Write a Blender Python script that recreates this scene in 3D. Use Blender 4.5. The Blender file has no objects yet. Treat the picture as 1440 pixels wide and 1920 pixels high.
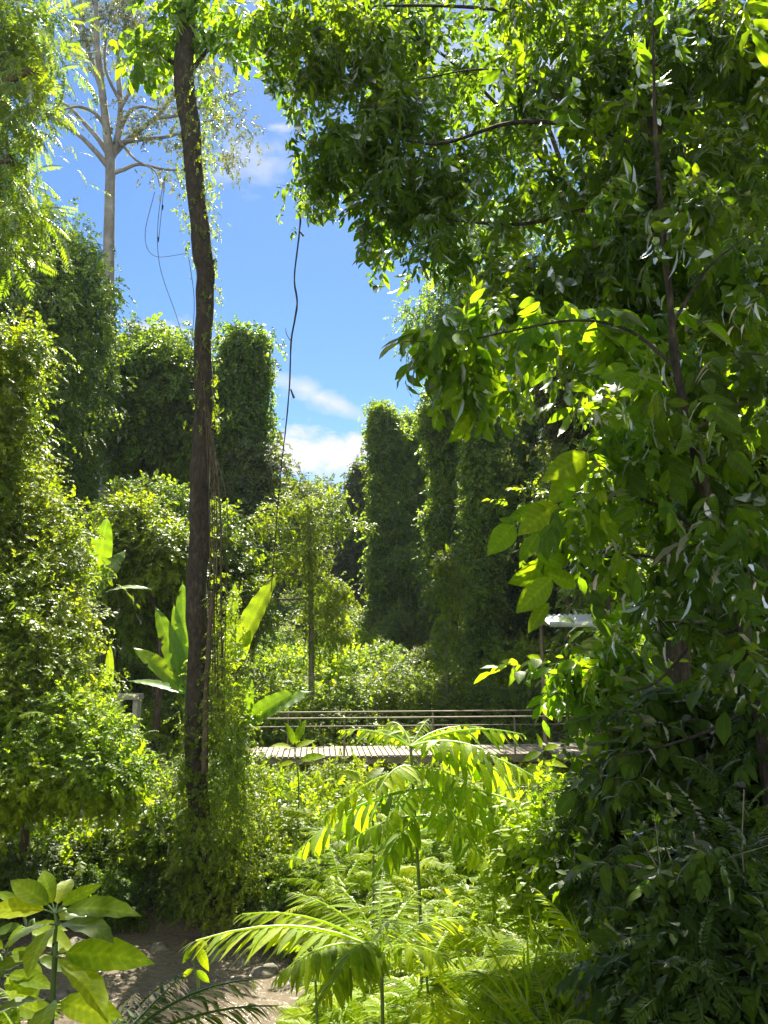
import bpy, math, random
import numpy as np
from mathutils import Vector

# ------------------------------------------------------------------ camera, sky, sun, exposure
SC = bpy.context.scene
COL = SC.collection
PITCH = math.radians(9.45)
CAM = np.array((0.0, 0.0, 5.0))
F_PX = 1442.0
cam = bpy.data.cameras.new("camera")
cam.sensor_fit = 'VERTICAL'
cam.sensor_height = 36.0
cam.sensor_width = 27.0
cam.lens = 18.0 / (960.0 / F_PX)
cam.clip_start = 0.05
cam.clip_end = 2000
camo = bpy.data.objects.new("camera", cam)
camo.location = CAM
camo.rotation_euler = (math.radians(90) + PITCH, 0, 0)
COL.objects.link(camo)
SC.camera = camo

SUN_EL, SUN_AZ = math.radians(57), math.radians(1)
EXPOSURE = 2.0
SKY_STRENGTH = 0.05
SUN_STRENGTH = 5.0
sun = bpy.data.lights.new("sun", 'SUN')
sun.energy = SUN_STRENGTH
sun.angle = math.radians(0.5)
sun.color = (1.0, 0.94, 0.80)
suno = bpy.data.objects.new("sun", sun)
sv = Vector((math.sin(SUN_AZ) * math.cos(SUN_EL), math.cos(SUN_AZ) * math.cos(SUN_EL), math.sin(SUN_EL)))
suno.rotation_euler = (-sv).to_track_quat('-Z', 'Y').to_euler()
suno.location = (0, 30, 60)
COL.objects.link(suno)
SC.view_settings.view_transform = 'Standard'
SC.view_settings.look = 'None'
SC.view_settings.gamma = 1
SC.view_settings.exposure = EXPOSURE
SC.cycles.max_bounces = 9
SC.cycles.diffuse_bounces = 4
SC.cycles.glossy_bounces = 2
SC.cycles.transmission_bounces = 7
SC.cycles.transparent_max_bounces = 6
SC.cycles.volume_bounces = 0
SC.cycles.sample_clamp_indirect = 4.0
SC.cycles.use_denoising = True

world = bpy.data.worlds.new("World")
SC.world = world
world.use_nodes = True


def build_world():
    nt = world.node_tree
    N, L = nt.nodes, nt.links
    N.clear()
    out = N.new('ShaderNodeOutputWorld')
    bg = N.new('ShaderNodeBackground')
    bg.inputs['Strength'].default_value = SKY_STRENGTH
    sky = N.new('ShaderNodeTexSky')
    sky.sky_type = 'NISHITA'
    sky.sun_disc = False
    sky.sun_elevation = SUN_EL
    sky.sun_rotation = SUN_AZ
    sky.altitude = 300
    sky.air_density = 1.0
    sky.dust_density = 0.25
    sky.ozone_density = 2.5
    hs = N.new('ShaderNodeHueSaturation')
    hs.inputs['Saturation'].default_value = 1.2
    hs.inputs['Value'].default_value = .9
    L.new(sky.outputs[0], hs.inputs['Color'])
    # clouds: soft masks round given directions of the sky (u = x/y, v = z/y), broken up by noise
    tc = N.new('ShaderNodeTexCoord')
    sep = N.new('ShaderNodeSeparateXYZ')
    L.new(tc.outputs['Generated'], sep.inputs[0])

    def mth(op, a, b=None, c=None, clamp=False):
        n = N.new('ShaderNodeMath')
        n.operation = op
        n.use_clamp = clamp
        for i, v in enumerate((a, b, c)):
            if v is None:
                continue
            if isinstance(v, (int, float)):
                n.inputs[i].default_value = v
            else:
                L.new(v, n.inputs[i])
        return n.outputs[0]
    y = mth('MAXIMUM', sep.outputs[1], 0.05)
    u = mth('DIVIDE', sep.outputs[0], y)
    v = mth('DIVIDE', sep.outputs[2], y)
    cmb = N.new('ShaderNodeCombineXYZ')
    L.new(u, cmb.inputs[0])
    L.new(mth('MULTIPLY', v, 1.7), cmb.inputs[1])
    no = N.new('ShaderNodeTexNoise')
    no.inputs['Scale'].default_value = 16
    no.inputs['Detail'].default_value = 8
    no.inputs['Roughness'].default_value = 0.6
    no.inputs['Distortion'].default_value = 0.4
    L.new(cmb.outputs[0], no.inputs['Vector'])
    nz = mth('SUBTRACT', no.outputs['Fac'], 0.5)

    def uv(px, py):
        d = ray(px, py)
        return d[0] / d[1], d[2] / d[1]
    total = None
    #      px   py   rx   ry  tilt  amp  soft opacity
    for px, py, rx, ry, tilt, amp, soft, op in (
            (580, 846, 165, 50, 0.0, 2.4, .45, 1.0),
            (600, 745, 175, 26, -.44, 2.0, 1.0, .85),
            (470, 300, 105, 70, .15, 2.4, 1.3, .75),
            (525, 237, 42, 13, .1, 3.0, 1.2, .8),
            (290, 632, 110, 40, -.05, 2.6, .7, .95),
            (640, 890, 90, 30, 0.0, 2.5, 1.0, .5),
            (1000, 150, 260, 230, .2, 1.5, 1.6, 1.0),
            (860, 120, 200, 160, .2, 1.5, 1.6, .7),
            (-250, 700, 300, 90, 0, 2.5, 1.0, .8),
            (1900, 600, 400, 120, 0, 2.5, 1.0, .8)):
        u0, v0 = uv(px, py)
        ru, rv = rx / F_PX, ry / F_PX
        du = mth('SUBTRACT', u, u0)
        dv = mth('SUBTRACT', v, v0)
        c, s = math.cos(tilt), math.sin(tilt)
        a = mth('ADD', mth('MULTIPLY', du, c / ru), mth('MULTIPLY', dv, s / ru))
        b = mth('ADD', mth('MULTIPLY', du, -s / rv), mth('MULTIPLY', dv, c / rv))
        r = mth('SQRT', mth('ADD', mth('MULTIPLY', a, a), mth('MULTIPLY', b, b)))
        m = mth('ADD', mth('SUBTRACT', 1.0, r), mth('MULTIPLY', nz, amp))
        m = mth('MULTIPLY', mth('DIVIDE', m, soft, clamp=True), op)
        total = m if total is None else mth('MAXIMUM', total, m)
    front = mth('GREATER_THAN', sep.outputs[1], 0.06)
    total = mth('MULTIPLY', total, front)
    # bright broken cloud added to the unseen sky behind the camera, as fill light
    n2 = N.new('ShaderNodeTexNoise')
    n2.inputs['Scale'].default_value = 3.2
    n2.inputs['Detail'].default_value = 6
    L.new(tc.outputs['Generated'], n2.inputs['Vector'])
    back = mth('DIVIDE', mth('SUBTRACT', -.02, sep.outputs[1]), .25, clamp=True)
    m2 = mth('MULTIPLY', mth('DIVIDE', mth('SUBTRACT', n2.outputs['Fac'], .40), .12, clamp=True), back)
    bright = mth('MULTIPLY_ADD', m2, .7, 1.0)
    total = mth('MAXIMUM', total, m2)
    mix = N.new('ShaderNodeMix')
    mix.data_type = 'RGBA'
    L.new(total, mix.inputs[0])
    L.new(hs.outputs[0], mix.inputs[6])
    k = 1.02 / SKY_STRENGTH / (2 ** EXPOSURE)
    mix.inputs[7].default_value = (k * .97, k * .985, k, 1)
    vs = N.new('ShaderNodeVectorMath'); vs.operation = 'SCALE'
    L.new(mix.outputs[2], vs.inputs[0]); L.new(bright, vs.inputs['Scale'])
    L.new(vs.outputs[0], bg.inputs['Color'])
    L.new(bg.outputs[0], out.inputs[0])


def ray(px, py):
    a = (px - 720.0) / F_PX
    b = (960.0 - py) / F_PX
    return np.array((a, math.cos(PITCH) - b * math.sin(PITCH), math.sin(PITCH) + b * math.cos(PITCH)))


def at(px, py, Y):
    """World point seen at photo pixel (px, py) at depth Y."""
    d = ray(px, py)
    return CAM + d * (Y / d[1])


build_world()

# ------------------------------------------------------------------ helpers
RNG = np.random.default_rng(7)
random.seed(7)


def nrm(a):
    return a / np.maximum(np.linalg.norm(a, axis=-1, keepdims=True), 1e-9)


def lump(p, f=1.0, seed=0.0):
    """Cheap smooth noise in about -1..1 from sums of sines."""
    p = np.asarray(p) * f + seed * 3.17
    x, y, z = p[..., 0], p[..., 1], p[..., 2]
    return (np.sin(1.7 * x + 2.1 * y + 0.5) * np.cos(1.3 * z - 0.9 * y) + 0.6 * np.sin(2.9 * z + 1.9 * x - 1.0)
            * np.sin(2.3 * y + 0.7 * z) + 0.4 * np.sin(5.1 * x - 4.3 * z + 2.0) * np.cos(4.7 * y + 1.1)) / 1.6


def leaf_tpl(n, w=0.45, fold=0.15, droop=0.12, p=0.85, q=0.8, wave=0.0):
    """Unit leaf along +Y, n segments: rows of left / midrib / right."""
    V, F, M = [], [], []
    V.append((0, 0, 0)); M.append(0)
    for i in range(1, n):
        t = i / n
        h = w / 2 * math.sin(math.pi * t ** p) ** q
        z = -droop * t * t
        wv = wave * (1 if i % 2 else -1)
        V += [(-h, t - .02, z + fold * h + wv), (0, t, z), (h, t - .02, z + fold * h - wv)]
        M += [1, 0, 1]
    V.append((0, 1, -droop)); M.append(.3)
    e = len(V) - 1
    F += [(0, 2, 1), (0, 3, 2)]
    for i in range(n - 2):
        a = 1 + 3 * i
        for s in (0, 1):
            F += [(a + s, a + s + 1, a + s + 4), (a + s, a + s + 4, a + s + 3)]
    a = 1 + 3 * (n - 2)
    F += [(a, a + 1, e), (a + 1, a + 2, e)]
    V = np.array(V, float)
    return V, np.array(F, np.int64), np.stack((np.array(M, float), V[:, 1]), 1)


def tiny_tpl(w=0.5, fold=0.25, droop=0.1):
    V = np.array(((0, 0, 0), (-w / 2, .45, fold * w / 2), (0, 1, -droop), (w / 2, .45, fold * w / 2)), float)
    F = np.array(((0, 2, 1), (0, 3, 2)), np.int64)
    return V, F, np.stack((np.array((.25, 1, .3, 1.0)), V[:, 1]), 1)


def scatter(tpl, P, D, U, S, base=None, spread=0.5):
    """Copies of a template (V, F, M[, R]) at P, +Y along D, +Z towards U, size S. Returns V, F, M, R."""
    V, F, M = tpl[:3]
    Rt = tpl[3] if len(tpl) > 3 else np.zeros(len(V))
    P = np.asarray(P, float); n = len(P)
    if n == 0:
        return np.zeros((0, 3)), np.zeros((0, 3), np.int64), np.zeros((0, 2)), np.zeros(0)
    D = nrm(np.asarray(D, float)); U = np.asarray(U, float)
    X = nrm(np.cross(D, U)); Z = np.cross(X, D)
    S = np.broadcast_to(np.asarray(S, float), (n,))[:, None, None]
    W = (V[None, :, 0:1] * X[:, None] + V[None, :, 1:2] * D[:, None] + V[None, :, 2:3] * Z[:, None]) * S + P[:, None]
    FF = F[None] + (np.arange(n) * len(V))[:, None, None]
    b = RNG.random(n) if base is None else np.asarray(base, float)
    if len(tpl) > 3:
        R = (1 - spread) * b[:, None] + spread * Rt[None]
    else:
        R = np.repeat(b[:, None], len(V), 1)
    return W.reshape(-1, 3), FF.reshape(-1, F.shape[1]), np.tile(M, (n, 1)), R.reshape(-1)


class MB:
    """Collects triangles and writes them as ONE mesh object."""
    def __init__(self):
        self.v, self.f, self.m, self.r, self.n = [], [], [], [], 0

    def add(self, V, F, M=None, R=None):
        V = np.asarray(V, float); F = np.asarray(F, np.int64)
        if len(V) == 0:
            return self
        if F.shape[1] == 4:
            F = np.concatenate((F[:, (0, 1, 2)], F[:, (0, 2, 3)]))
        self.v.append(V); self.f.append(F + self.n)
        self.m.append(np.zeros((len(V), 2)) if M is None else (M if np.ndim(M) == 2 else np.stack((M, M * 0), 1)))
        self.r.append(np.full(len(V), RNG.random()) if R is None else R)
        self.n += len(V)
        return self

    def build(self, name, mat, parent=None, origin=None, flat=False):
        V = np.concatenate(self.v); F = np.concatenate(self.f)
        if origin is not None:
            V = V - np.asarray(origin)
        me = bpy.data.meshes.new(name)
        me.vertices.add(len(V)); me.vertices.foreach_set('co', V.astype(np.float32).ravel())
        me.loops.add(F.size); me.loops.foreach_set('vertex_index', F.astype(np.int32).ravel())
        me.polygons.add(len(F)); me.polygons.foreach_set('loop_start', (np.arange(len(F)) * 3).astype(np.int32))
        if flat:
            me.polygons.foreach_set('use_smooth', np.zeros(len(F), bool))
        MM = np.concatenate(self.m)
        for nm, arr in (('rnd', np.concatenate(self.r)), ('mid', MM[:, 0]), ('alo', MM[:, 1])):
            at_ = me.attributes.new(nm, 'FLOAT', 'POINT')
            at_.data.foreach_set('value', arr.astype(np.float32))
        me.update(calc_edges=True)
        me.materials.append(mat)
        o = bpy.data.objects.new(name, me)
        COL.objects.link(o)
        if parent is not None:
            o.parent = parent
        elif origin is not None:
            o.location = origin
        return o


def tag(o, label=None, cat=None, group=None, kind=None):
    for k, v in (('label', label), ('category', cat), ('group', group), ('kind', kind)):
        if v:
            o[k] = v
    return o


def thing(name, loc, label, cat, group=None):
    o = bpy.data.objects.new(name, None)
    o.empty_display_size = 0.3
    o.location = [float(c) for c in loc]
    COL.objects.link(o)
    return tag(o, label, cat, group)


def dup(o, loc, rz=0.0, s=1.0, label=None, group=None):
    c = o.copy(); COL.objects.link(c)
    c.location = [float(q) for q in loc]; c.rotation_euler = (0, 0, rz)
    c.scale = (s, s, s) if isinstance(s, (int, float)) else s
    if label:
        c['label'] = label
    if group:
        c['group'] = group
    for ch in list(o.children):
        k = ch.copy(); COL.objects.link(k); k.parent = c
    return c


def smooth_path(pts, rad, sub=5):
    """Catmull-Rom through the points; radii follow."""
    P = np.asarray(pts, float); R = np.asarray(rad, float)
    if len(P) == 2:
        t = np.linspace(0, 1, sub + 1)[:, None]
        return P[0] * (1 - t) + P[1] * t, R[0] * (1 - t[:, 0]) + R[1] * t[:, 0]
    Q = np.vstack((2 * P[0] - P[1], P, 2 * P[-1] - P[-2])); out, ro = [], []
    for i in range(1, len(Q) - 2):
        for k in range(sub):
            t = k / sub
            a, b, c, d = Q[i - 1], Q[i], Q[i + 1], Q[i + 2]
            out.append(.5 * ((2 * b) + (c - a) * t + (2 * a - 5 * b + 4 * c - d) * t * t + (3 * b - a - 3 * c + d) * t ** 3))
            ro.append(R[i - 1] * (1 - t) + R[i] * t)
    out.append(P[-1]); ro.append(R[-1])
    return np.array(out), np.array(ro)


def tube(mb, pts, rad, k=8, sub=5, rough=0.0, seed=0.0, cap=True):
    P, R = smooth_path(pts, rad, sub)
    T = nrm(np.gradient(P, axis=0))
    ref = np.array((0, 1, 0)) if abs(T[len(T) // 2][2]) > .7 else np.array((0, 0, 1))
    A = nrm(np.cross(T, ref)); B = np.cross(T, A)
    th = np.arange(k) * 2 * math.pi / k
    ring = A[:, None] * np.cos(th)[None, :, None] + B[:, None] * np.sin(th)[None, :, None]
    rr = np.broadcast_to(R[:, None], (len(P), k)).copy()
    if rough:
        q = P[:, None] + ring * R[:, None, None]
        rr *= 1 + rough * lump(q * np.array((1, 1, .45)), 4.0 / max(R.max(), .05) * .3, seed)
    V = P[:, None] + ring * rr[..., None]
    n = len(P)
    F = []
    for i in range(n - 1):
        for j in range(k):
            j2 = (j + 1) % k
            F.append((i * k + j, i * k + j2, (i + 1) * k + j2, (i + 1) * k + j))
    V = V.reshape(-1, 3)
    F = np.array(F)
    mb.add(V, F)
    if cap:
        for end, rev in ((0, True), (n - 1, False)):
            idx = np.arange(k) + end * k
            c = np.vstack((V[idx], P[end][None]))
            ff = [(j, (j + 1) % k, k) if not rev else ((j + 1) % k, j, k) for j in range(k)]
            mb.add(c, np.array(ff))
    return mb


def box(mb, c, s, rz=0.0):
    c = np.asarray(c, float); h = np.asarray(s, float) / 2
    V = np.array([(x, y, z) for x in (-1, 1) for y in (-1, 1) for z in (-1, 1)]) * h
    cs, sn = math.cos(rz), math.sin(rz)
    V = np.stack((V[:, 0] * cs - V[:, 1] * sn, V[:, 0] * sn + V[:, 1] * cs, V[:, 2]), 1) + c
    F = np.array(((0, 1, 3, 2), (4, 6, 7, 5), (0, 4, 5, 1), (2, 3, 7, 6), (0, 2, 6, 4), (1, 5, 7, 3)))
    return mb.add(V, F)


# ------------------------------------------------------------------ materials
def leaf_mat(name, diff, trans, rough=0.42, var=0.75, tmix=0.55, yellow=0.35, spec=1.27, veins=0.0, patch=.5):
    m = bpy.data.materials.new(name)
    m.use_nodes = True
    N, L = m.node_tree.nodes, m.node_tree.links
    N.clear()
    out = N.new('ShaderNodeOutputMaterial')
    a = N.new('ShaderNodeAttribute'); a.attribute_name = 'rnd'
    b = N.new('ShaderNodeAttribute'); b.attribute_name = 'mid'

    # patches of other growth, blotches on the blade and side veins: a tint that multiplies the leaf colour
    tc = N.new('ShaderNodeTexCoord')
    n1 = N.new('ShaderNodeTexNoise'); n1.inputs['Scale'].default_value = .55; n1.inputs['Detail'].default_value = 3
    L.new(tc.outputs['Object'], n1.inputs[0])
    r1 = N.new('ShaderNodeValToRGB')
    e = r1.color_ramp.elements
    e[0].position, e[0].color = .34, (1 - .42 * patch, 1 - .28 * patch, 1.0, 1)
    e[1].position, e[1].color = .66, (1 + .45 * patch, 1 + .18 * patch, .8, 1)
    L.new(n1.outputs['Fac'], r1.inputs[0])
    n2 = N.new('ShaderNodeTexNoise'); n2.inputs['Scale'].default_value = 28; n2.inputs['Detail'].default_value = 3
    L.new(tc.outputs['Object'], n2.inputs[0])
    r2 = N.new('ShaderNodeValToRGB')
    e = r2.color_ramp.elements
    e[0].position, e[0].color = .3, (.78, .80, .7, 1)
    e[1].position, e[1].color = .6, (1.06, 1.04, 1, 1)
    k2 = e.new(.74); k2.color = (1.12, 1.0, .8, 1)
    L.new(n2.outputs['Fac'], r2.inputs[0])
    mm = N.new('ShaderNodeMix'); mm.data_type = 'RGBA'; mm.blend_type = 'MULTIPLY'; mm.inputs[0].default_value = 1
    L.new(r1.outputs[0], mm.inputs[6]); L.new(r2.outputs[0], mm.inputs[7])
    mot = mm.outputs[2]
    if veins:
        al = N.new('ShaderNodeAttribute'); al.attribute_name = 'alo'
        s1 = N.new('ShaderNodeMath'); s1.operation = 'MULTIPLY_ADD'; s1.inputs[1].default_value = -.16 * veins
        sc = N.new('ShaderNodeMath'); sc.operation = 'MULTIPLY'; sc.inputs[1].default_value = veins
        L.new(al.outputs['Fac'], sc.inputs[0]); L.new(b.outputs['Fac'], s1.inputs[0]); L.new(sc.outputs[0], s1.inputs[2])
        fr_ = N.new('ShaderNodeMath'); fr_.operation = 'FRACT'; L.new(s1.outputs[0], fr_.inputs[0])
        rv_ = N.new('ShaderNodeValToRGB'); e = rv_.color_ramp.elements
        e[0].position, e[0].color = 0, (.9, .92, .9, 1)
        e[1].position, e[1].color = 1, (.9, .92, .9, 1)
        for p_, c_ in ((.38, (1, 1, 1, 1)), (.5, (1.28, 1.2, 1.2, 1)), (.62, (1, 1, 1, 1))):
            q_ = e.new(p_); q_.color = c_
        L.new(fr_.outputs[0], rv_.inputs[0])
        mv = N.new('ShaderNodeMix'); mv.data_type = 'RGBA'; mv.blend_type = 'MULTIPLY'; mv.inputs[0].default_value = 1
        L.new(mot, mv.inputs[6]); L.new(rv_.outputs[0], mv.inputs[7]); mot = mv.outputs[2]

    def ramp(col):
        lo = tuple(c * (1 - var * .62) for c in col)
        hi = (col[0] * (1 + yellow * 1.6), col[1] * (1 + yellow * .55), col[2] * .8)
        r = N.new('ShaderNodeValToRGB')
        e = r.color_ramp.elements
        e[0].position = 0.08; e[0].color = (*lo, 1)
        e[1].position = 0.92; e[1].color = (*hi, 1)
        k = e.new(0.5); k.color = (*col, 1)
        L.new(a.outputs['Fac'], r.inputs[0])
        # the rib runs a little paler than the blade
        mx = N.new('ShaderNodeMix'); mx.data_type = 'RGBA'; mx.blend_type = 'MULTIPLY'
        mx.inputs[0].default_value = 1
        rr = N.new('ShaderNodeValToRGB')
        rr.color_ramp.elements[0].color = (1.35, 1.3, 1.5, 1); rr.color_ramp.elements[1].color = (1, 1, 1, 1)
        rr.color_ramp.elements[1].position = 0.22
        L.new(b.outputs['Fac'], rr.inputs[0])
        L.new(r.outputs[0], mx.inputs[6]); L.new(rr.outputs[0], mx.inputs[7])
        m3 = N.new('ShaderNodeMix'); m3.data_type = 'RGBA'; m3.blend_type = 'MULTIPLY'; m3.inputs[0].default_value = 1
        L.new(mx.outputs[2], m3.inputs[6]); L.new(mot, m3.inputs[7])
        return m3.outputs[2]
    d = N.new('ShaderNodeBsdfDiffuse'); L.new(ramp(diff), d.inputs[0])
    t = N.new('ShaderNodeBsdfTranslucent'); L.new(ramp(trans), t.inputs[0])
    mix = N.new('ShaderNodeMixShader'); mix.inputs[0].default_value = tmix
    L.new(d.outputs[0], mix.inputs[1]); L.new(t.outputs[0], mix.inputs[2])
    g = N.new('ShaderNodeBsdfGlossy'); g.inputs['Roughness'].default_value = rough
    fr = N.new('ShaderNodeFresnel'); fr.inputs[0].default_value = spec
    m2 = N.new('ShaderNodeMixShader')
    L.new(fr.outputs[0], m2.inputs[0]); L.new(mix.outputs[0], m2.inputs[1]); L.new(g.outputs[0], m2.inputs[2])
    L.new(m2.outputs[0], out.inputs[0])
    return m


def surf_mat(name, cols, scale=4.0, rough=0.85, bump=0.3, stretch=(1, 1, 1), detail=6, bscale=None):
    """Noise-mottled surface: cols = list of (position, colour)."""
    m = bpy.data.materials.new(name)
    m.use_nodes = True
    N, L = m.node_tree.nodes, m.node_tree.links
    p = N['Principled BSDF']
    tc = N.new('ShaderNodeTexCoord'); mp = N.new('ShaderNodeMapping')
    mp.inputs['Scale'].default_value = stretch
    L.new(tc.outputs['Object'], mp.inputs[0])
    n = N.new('ShaderNodeTexNoise'); n.inputs['Scale'].default_value = scale; n.inputs['Detail'].default_value = detail
    n.inputs['Roughness'].default_value = .65
    L.new(mp.outputs[0], n.inputs[0])
    r = N.new('ShaderNodeValToRGB')
    e = r.color_ramp.elements
    e[0].position, e[0].color = cols[0][0], (*cols[0][1], 1)
    e[1].position, e[1].color = cols[-1][0], (*cols[-1][1], 1)
    for pos, c in cols[1:-1]:
        k = e.new(pos); k.color = (*c, 1)
    L.new(n.outputs['Fac'], r.inputs[0])
    n3 = N.new('ShaderNodeTexNoise'); n3.inputs['Scale'].default_value = scale * .35; n3.inputs['Detail'].default_value = 7
    n3.inputs['Roughness'].default_value = .75
    L.new(tc.outputs['Object'], n3.inputs[0])
    r3 = N.new('ShaderNodeValToRGB'); e3 = r3.color_ramp.elements
    e3[0].position, e3[0].color = .36, (.62, .62, .60, 1)
    e3[1].position, e3[1].color = .66, (1.45, 1.5, 1.3, 1)
    L.new(n3.outputs['Fac'], r3.inputs[0])
    m3 = N.new('ShaderNodeMix'); m3.data_type = 'RGBA'; m3.blend_type = 'MULTIPLY'; m3.inputs[0].default_value = .85
    L.new(r.outputs[0], m3.inputs[6]); L.new(r3.outputs[0], m3.inputs[7])
    L.new(m3.outputs[2], p.inputs['Base Color'])
    p.inputs['Roughness'].default_value = rough
    b = N.new('ShaderNodeBump'); b.inputs['Strength'].default_value = bump; b.inputs['Distance'].default_value = .04
    n2 = N.new('ShaderNodeTexNoise'); n2.inputs['Scale'].default_value = bscale or scale * 4; n2.inputs['Detail'].default_value = 5
    L.new(mp.outputs[0], n2.inputs[0]); L.new(n2.outputs['Fac'], b.inputs['Height'])
    L.new(b.outputs[0], p.inputs['Normal'])
    return m


M = {}
M['bright'] = leaf_mat('leaf_bright', (.185, .285, .006), (.46, .70, .010), rough=.6, spec=1.13, yellow=.28, veins=9, tmix=.6)
M['fern'] = leaf_mat('leaf_fern', (.195, .290, .006), (.49, .70, .010), rough=.6, spec=1.10, yellow=.25, tmix=.6, patch=.35)
M['mid'] = leaf_mat('leaf_mid', (.110, .195, .010), (.32, .50, .012), yellow=.3, spec=1.22)
M['olive'] = leaf_mat('leaf_olive', (.145, .225, .010), (.40, .58, .012), yellow=.3, spec=1.22)
M['vine'] = leaf_mat('leaf_vine', (.120, .225, .024), (.32, .52, .018), spec=1.2, rough=.5)
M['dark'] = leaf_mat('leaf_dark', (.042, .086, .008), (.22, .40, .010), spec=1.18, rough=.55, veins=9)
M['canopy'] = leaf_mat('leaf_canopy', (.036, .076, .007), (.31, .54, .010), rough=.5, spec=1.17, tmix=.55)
M['sapling'] = leaf_mat('leaf_sapling', (.075, .150, .008), (.38, .66, .012), veins=9, rough=.5, spec=1.17, tmix=.6)
M['tower'] = leaf_mat('leaf_tower', (.165, .285, .040), (.38, .58, .030), spec=1.2, rough=.5)  # creeper green lightened, distance haze put into the leaf colour
M['far'] = leaf_mat('leaf_far', (.085, .150, .028), (.20, .30, .022), rough=.5)
M['emergent'] = leaf_mat('leaf_emergent', (.090, .120, .040), (.18, .22, .035), rough=.45)
M['banana'] = leaf_mat('leaf_banana', (.110, .230, .018), (.32, .54, .016), rough=.36, var=.35, yellow=.2, veins=30)
M['autumn'] = leaf_mat('leaf_autumn', (.26, .17, .010), (.62, .36, .012), rough=.5, spec=1.2)
M['dry'] = leaf_mat('leaf_dry', (.26, .17, .09), (.24, .15, .06), rough=.6)
M['bark_dark'] = surf_mat('bark_dark', [(.34, (.014, .011, .007)), (.5, (.036, .027, .017)), (.66, (.078, .062, .040))], 16, .9, 1.0, (1, 1, .4), bscale=48)
M['bark_brown'] = surf_mat('bark_brown', [(.3, (.040, .028, .018)), (.55, (.095, .066, .040)), (.7, (.17, .13, .085))], 9, .9, .8, (1, 1, .3), bscale=26)
M['bark_pale'] = surf_mat('bark_pale', [(.3, (.11, .10, .09)), (.5, (.19, .175, .16)), (.7, (.29, .275, .26))], 2.2, .85, .4, (1, 1, .4), bscale=14)
M['twig'] = surf_mat('twig', [(.35, (.12, .10, .07)), (.65, (.30, .26, .20))], 8, .85, .3)
M['stem_green'] = surf_mat('stem_green', [(.3, (.05, .085, .02)), (.7, (.12, .18, .04))], 6, .6, .2, (1, 1, .3))
M['wood_deck'] = surf_mat('wood_deck', [(.3, (.15, .12, .095)), (.7, (.29, .25, .205))], 5, .8, .3, (1, .2, 1))
M['wood_rail'] = surf_mat('wood_rail', [(.3, (.12, .09, .065)), (.7, (.26, .20, .15))], 8, .6, .3, (.2, 1, 1))
M['steel'] = surf_mat('rail_paint', [(.3, (.17, .13, .09)), (.7, (.30, .24, .17))], 6, .6, .1)
M['stone'] = surf_mat('stone', [(.3, (.07, .06, .045)), (.5, (.12, .105, .08)), (.7, (.19, .165, .13))], 5, .85, .8)
M['roof'] = surf_mat('roof_sheet', [(.3, (.45, .47, .48)), (.7, (.66, .68, .69))], 3, .35, .1)
M['slab'] = surf_mat('slab', [(.3, (.36, .32, .27)), (.7, (.52, .47, .41))], 5, .85, .3)


def ground_mat():
    m = bpy.data.materials.new('soil')
    m.use_nodes = True
    N, L = m.node_tree.nodes, m.node_tree.links
    p = N['Principled BSDF']
    tc = N.new('ShaderNodeTexCoord')
    n = N.new('ShaderNodeTexNoise'); n.inputs['Scale'].default_value = 1.2; n.inputs['Detail'].default_value = 8
    n3 = N.new('ShaderNodeTexNoise'); n3.inputs['Scale'].default_value = 22; n3.inputs['Detail'].default_value = 6
    L.new(tc.outputs['Object'], n.inputs[0]); L.new(tc.outputs['Object'], n3.inputs[0])
    mx0 = N.new('ShaderNodeMath'); mx0.operation = 'MULTIPLY_ADD'; mx0.inputs[1].default_value = .55
    L.new(n3.outputs['Fac'], mx0.inputs[0]); 
    h = N.new('ShaderNodeMath'); h.operation = 'MULTIPLY'; h.inputs[1].default_value = .45
    L.new(n.outputs['Fac'], h.inputs[0]); L.new(h.outputs[0], mx0.inputs[2])
    def rmp(cols):
        r = N.new('ShaderNodeValToRGB'); e = r.color_ramp.elements
        e[0].position, e[0].color = cols[0][0], (*cols[0][1], 1)
        e[1].position, e[1].color = cols[-1][0], (*cols[-1][1], 1)
        k = e.new(cols[1][0]); k.color = (*cols[1][1], 1)
        L.new(mx0.outputs[0], r.inputs[0]); return r.outputs[0]
    sand = rmp([(.32, (.040, .030, .018)), (.5, (.085, .063, .038)), (.68, (.155, .120, .078))])
    soil = rmp([(.3, (.035, .03, .015)), (.5, (.07, .06, .03)), (.7, (.13, .11, .06))])
    at_ = N.new('ShaderNodeAttribute'); at_.attribute_name = 'mid'
    mix = N.new('ShaderNodeMix'); mix.data_type = 'RGBA'
    L.new(at_.outputs['Fac'], mix.inputs[0]); L.new(soil, mix.inputs[6]); L.new(sand, mix.inputs[7])
    L.new(mix.outputs[2], p.inputs['Base Color'])
    p.inputs['Roughness'].default_value = .9
    b = N.new('ShaderNodeBump'); b.inputs['Strength'].default_value = .7; b.inputs['Distance'].default_value = .05
    L.new(n3.outputs['Fac'], b.inputs['Height']); L.new(b.outputs[0], p.inputs['Normal'])
    return m


def water_mat():
    m = bpy.data.materials.new('stream_water')
    m.use_nodes = True
    N, L = m.node_tree.nodes, m.node_tree.links
    p = N['Principled BSDF']
    p.inputs['Base Color'].default_value = (.19, .155, .11, 1)
    p.inputs['Roughness'].default_value = .09
    p.inputs['IOR'].default_value = 1.33
    p.inputs['Transmission Weight'].default_value = .25
    tc = N.new('ShaderNodeTexCoord')
    n = N.new('ShaderNodeTexNoise'); n.inputs['Scale'].default_value = 7; n.inputs['Detail'].default_value = 5
    n.inputs['Distortion'].default_value = 1.2
    L.new(tc.outputs['Object'], n.inputs[0])
    b = N.new('ShaderNodeBump'); b.inputs['Strength'].default_value = .8; b.inputs['Distance'].default_value = .08
    L.new(n.outputs['Fac'], b.inputs['Height']); L.new(b.outputs[0], p.inputs['Normal'])
    return m


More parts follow.
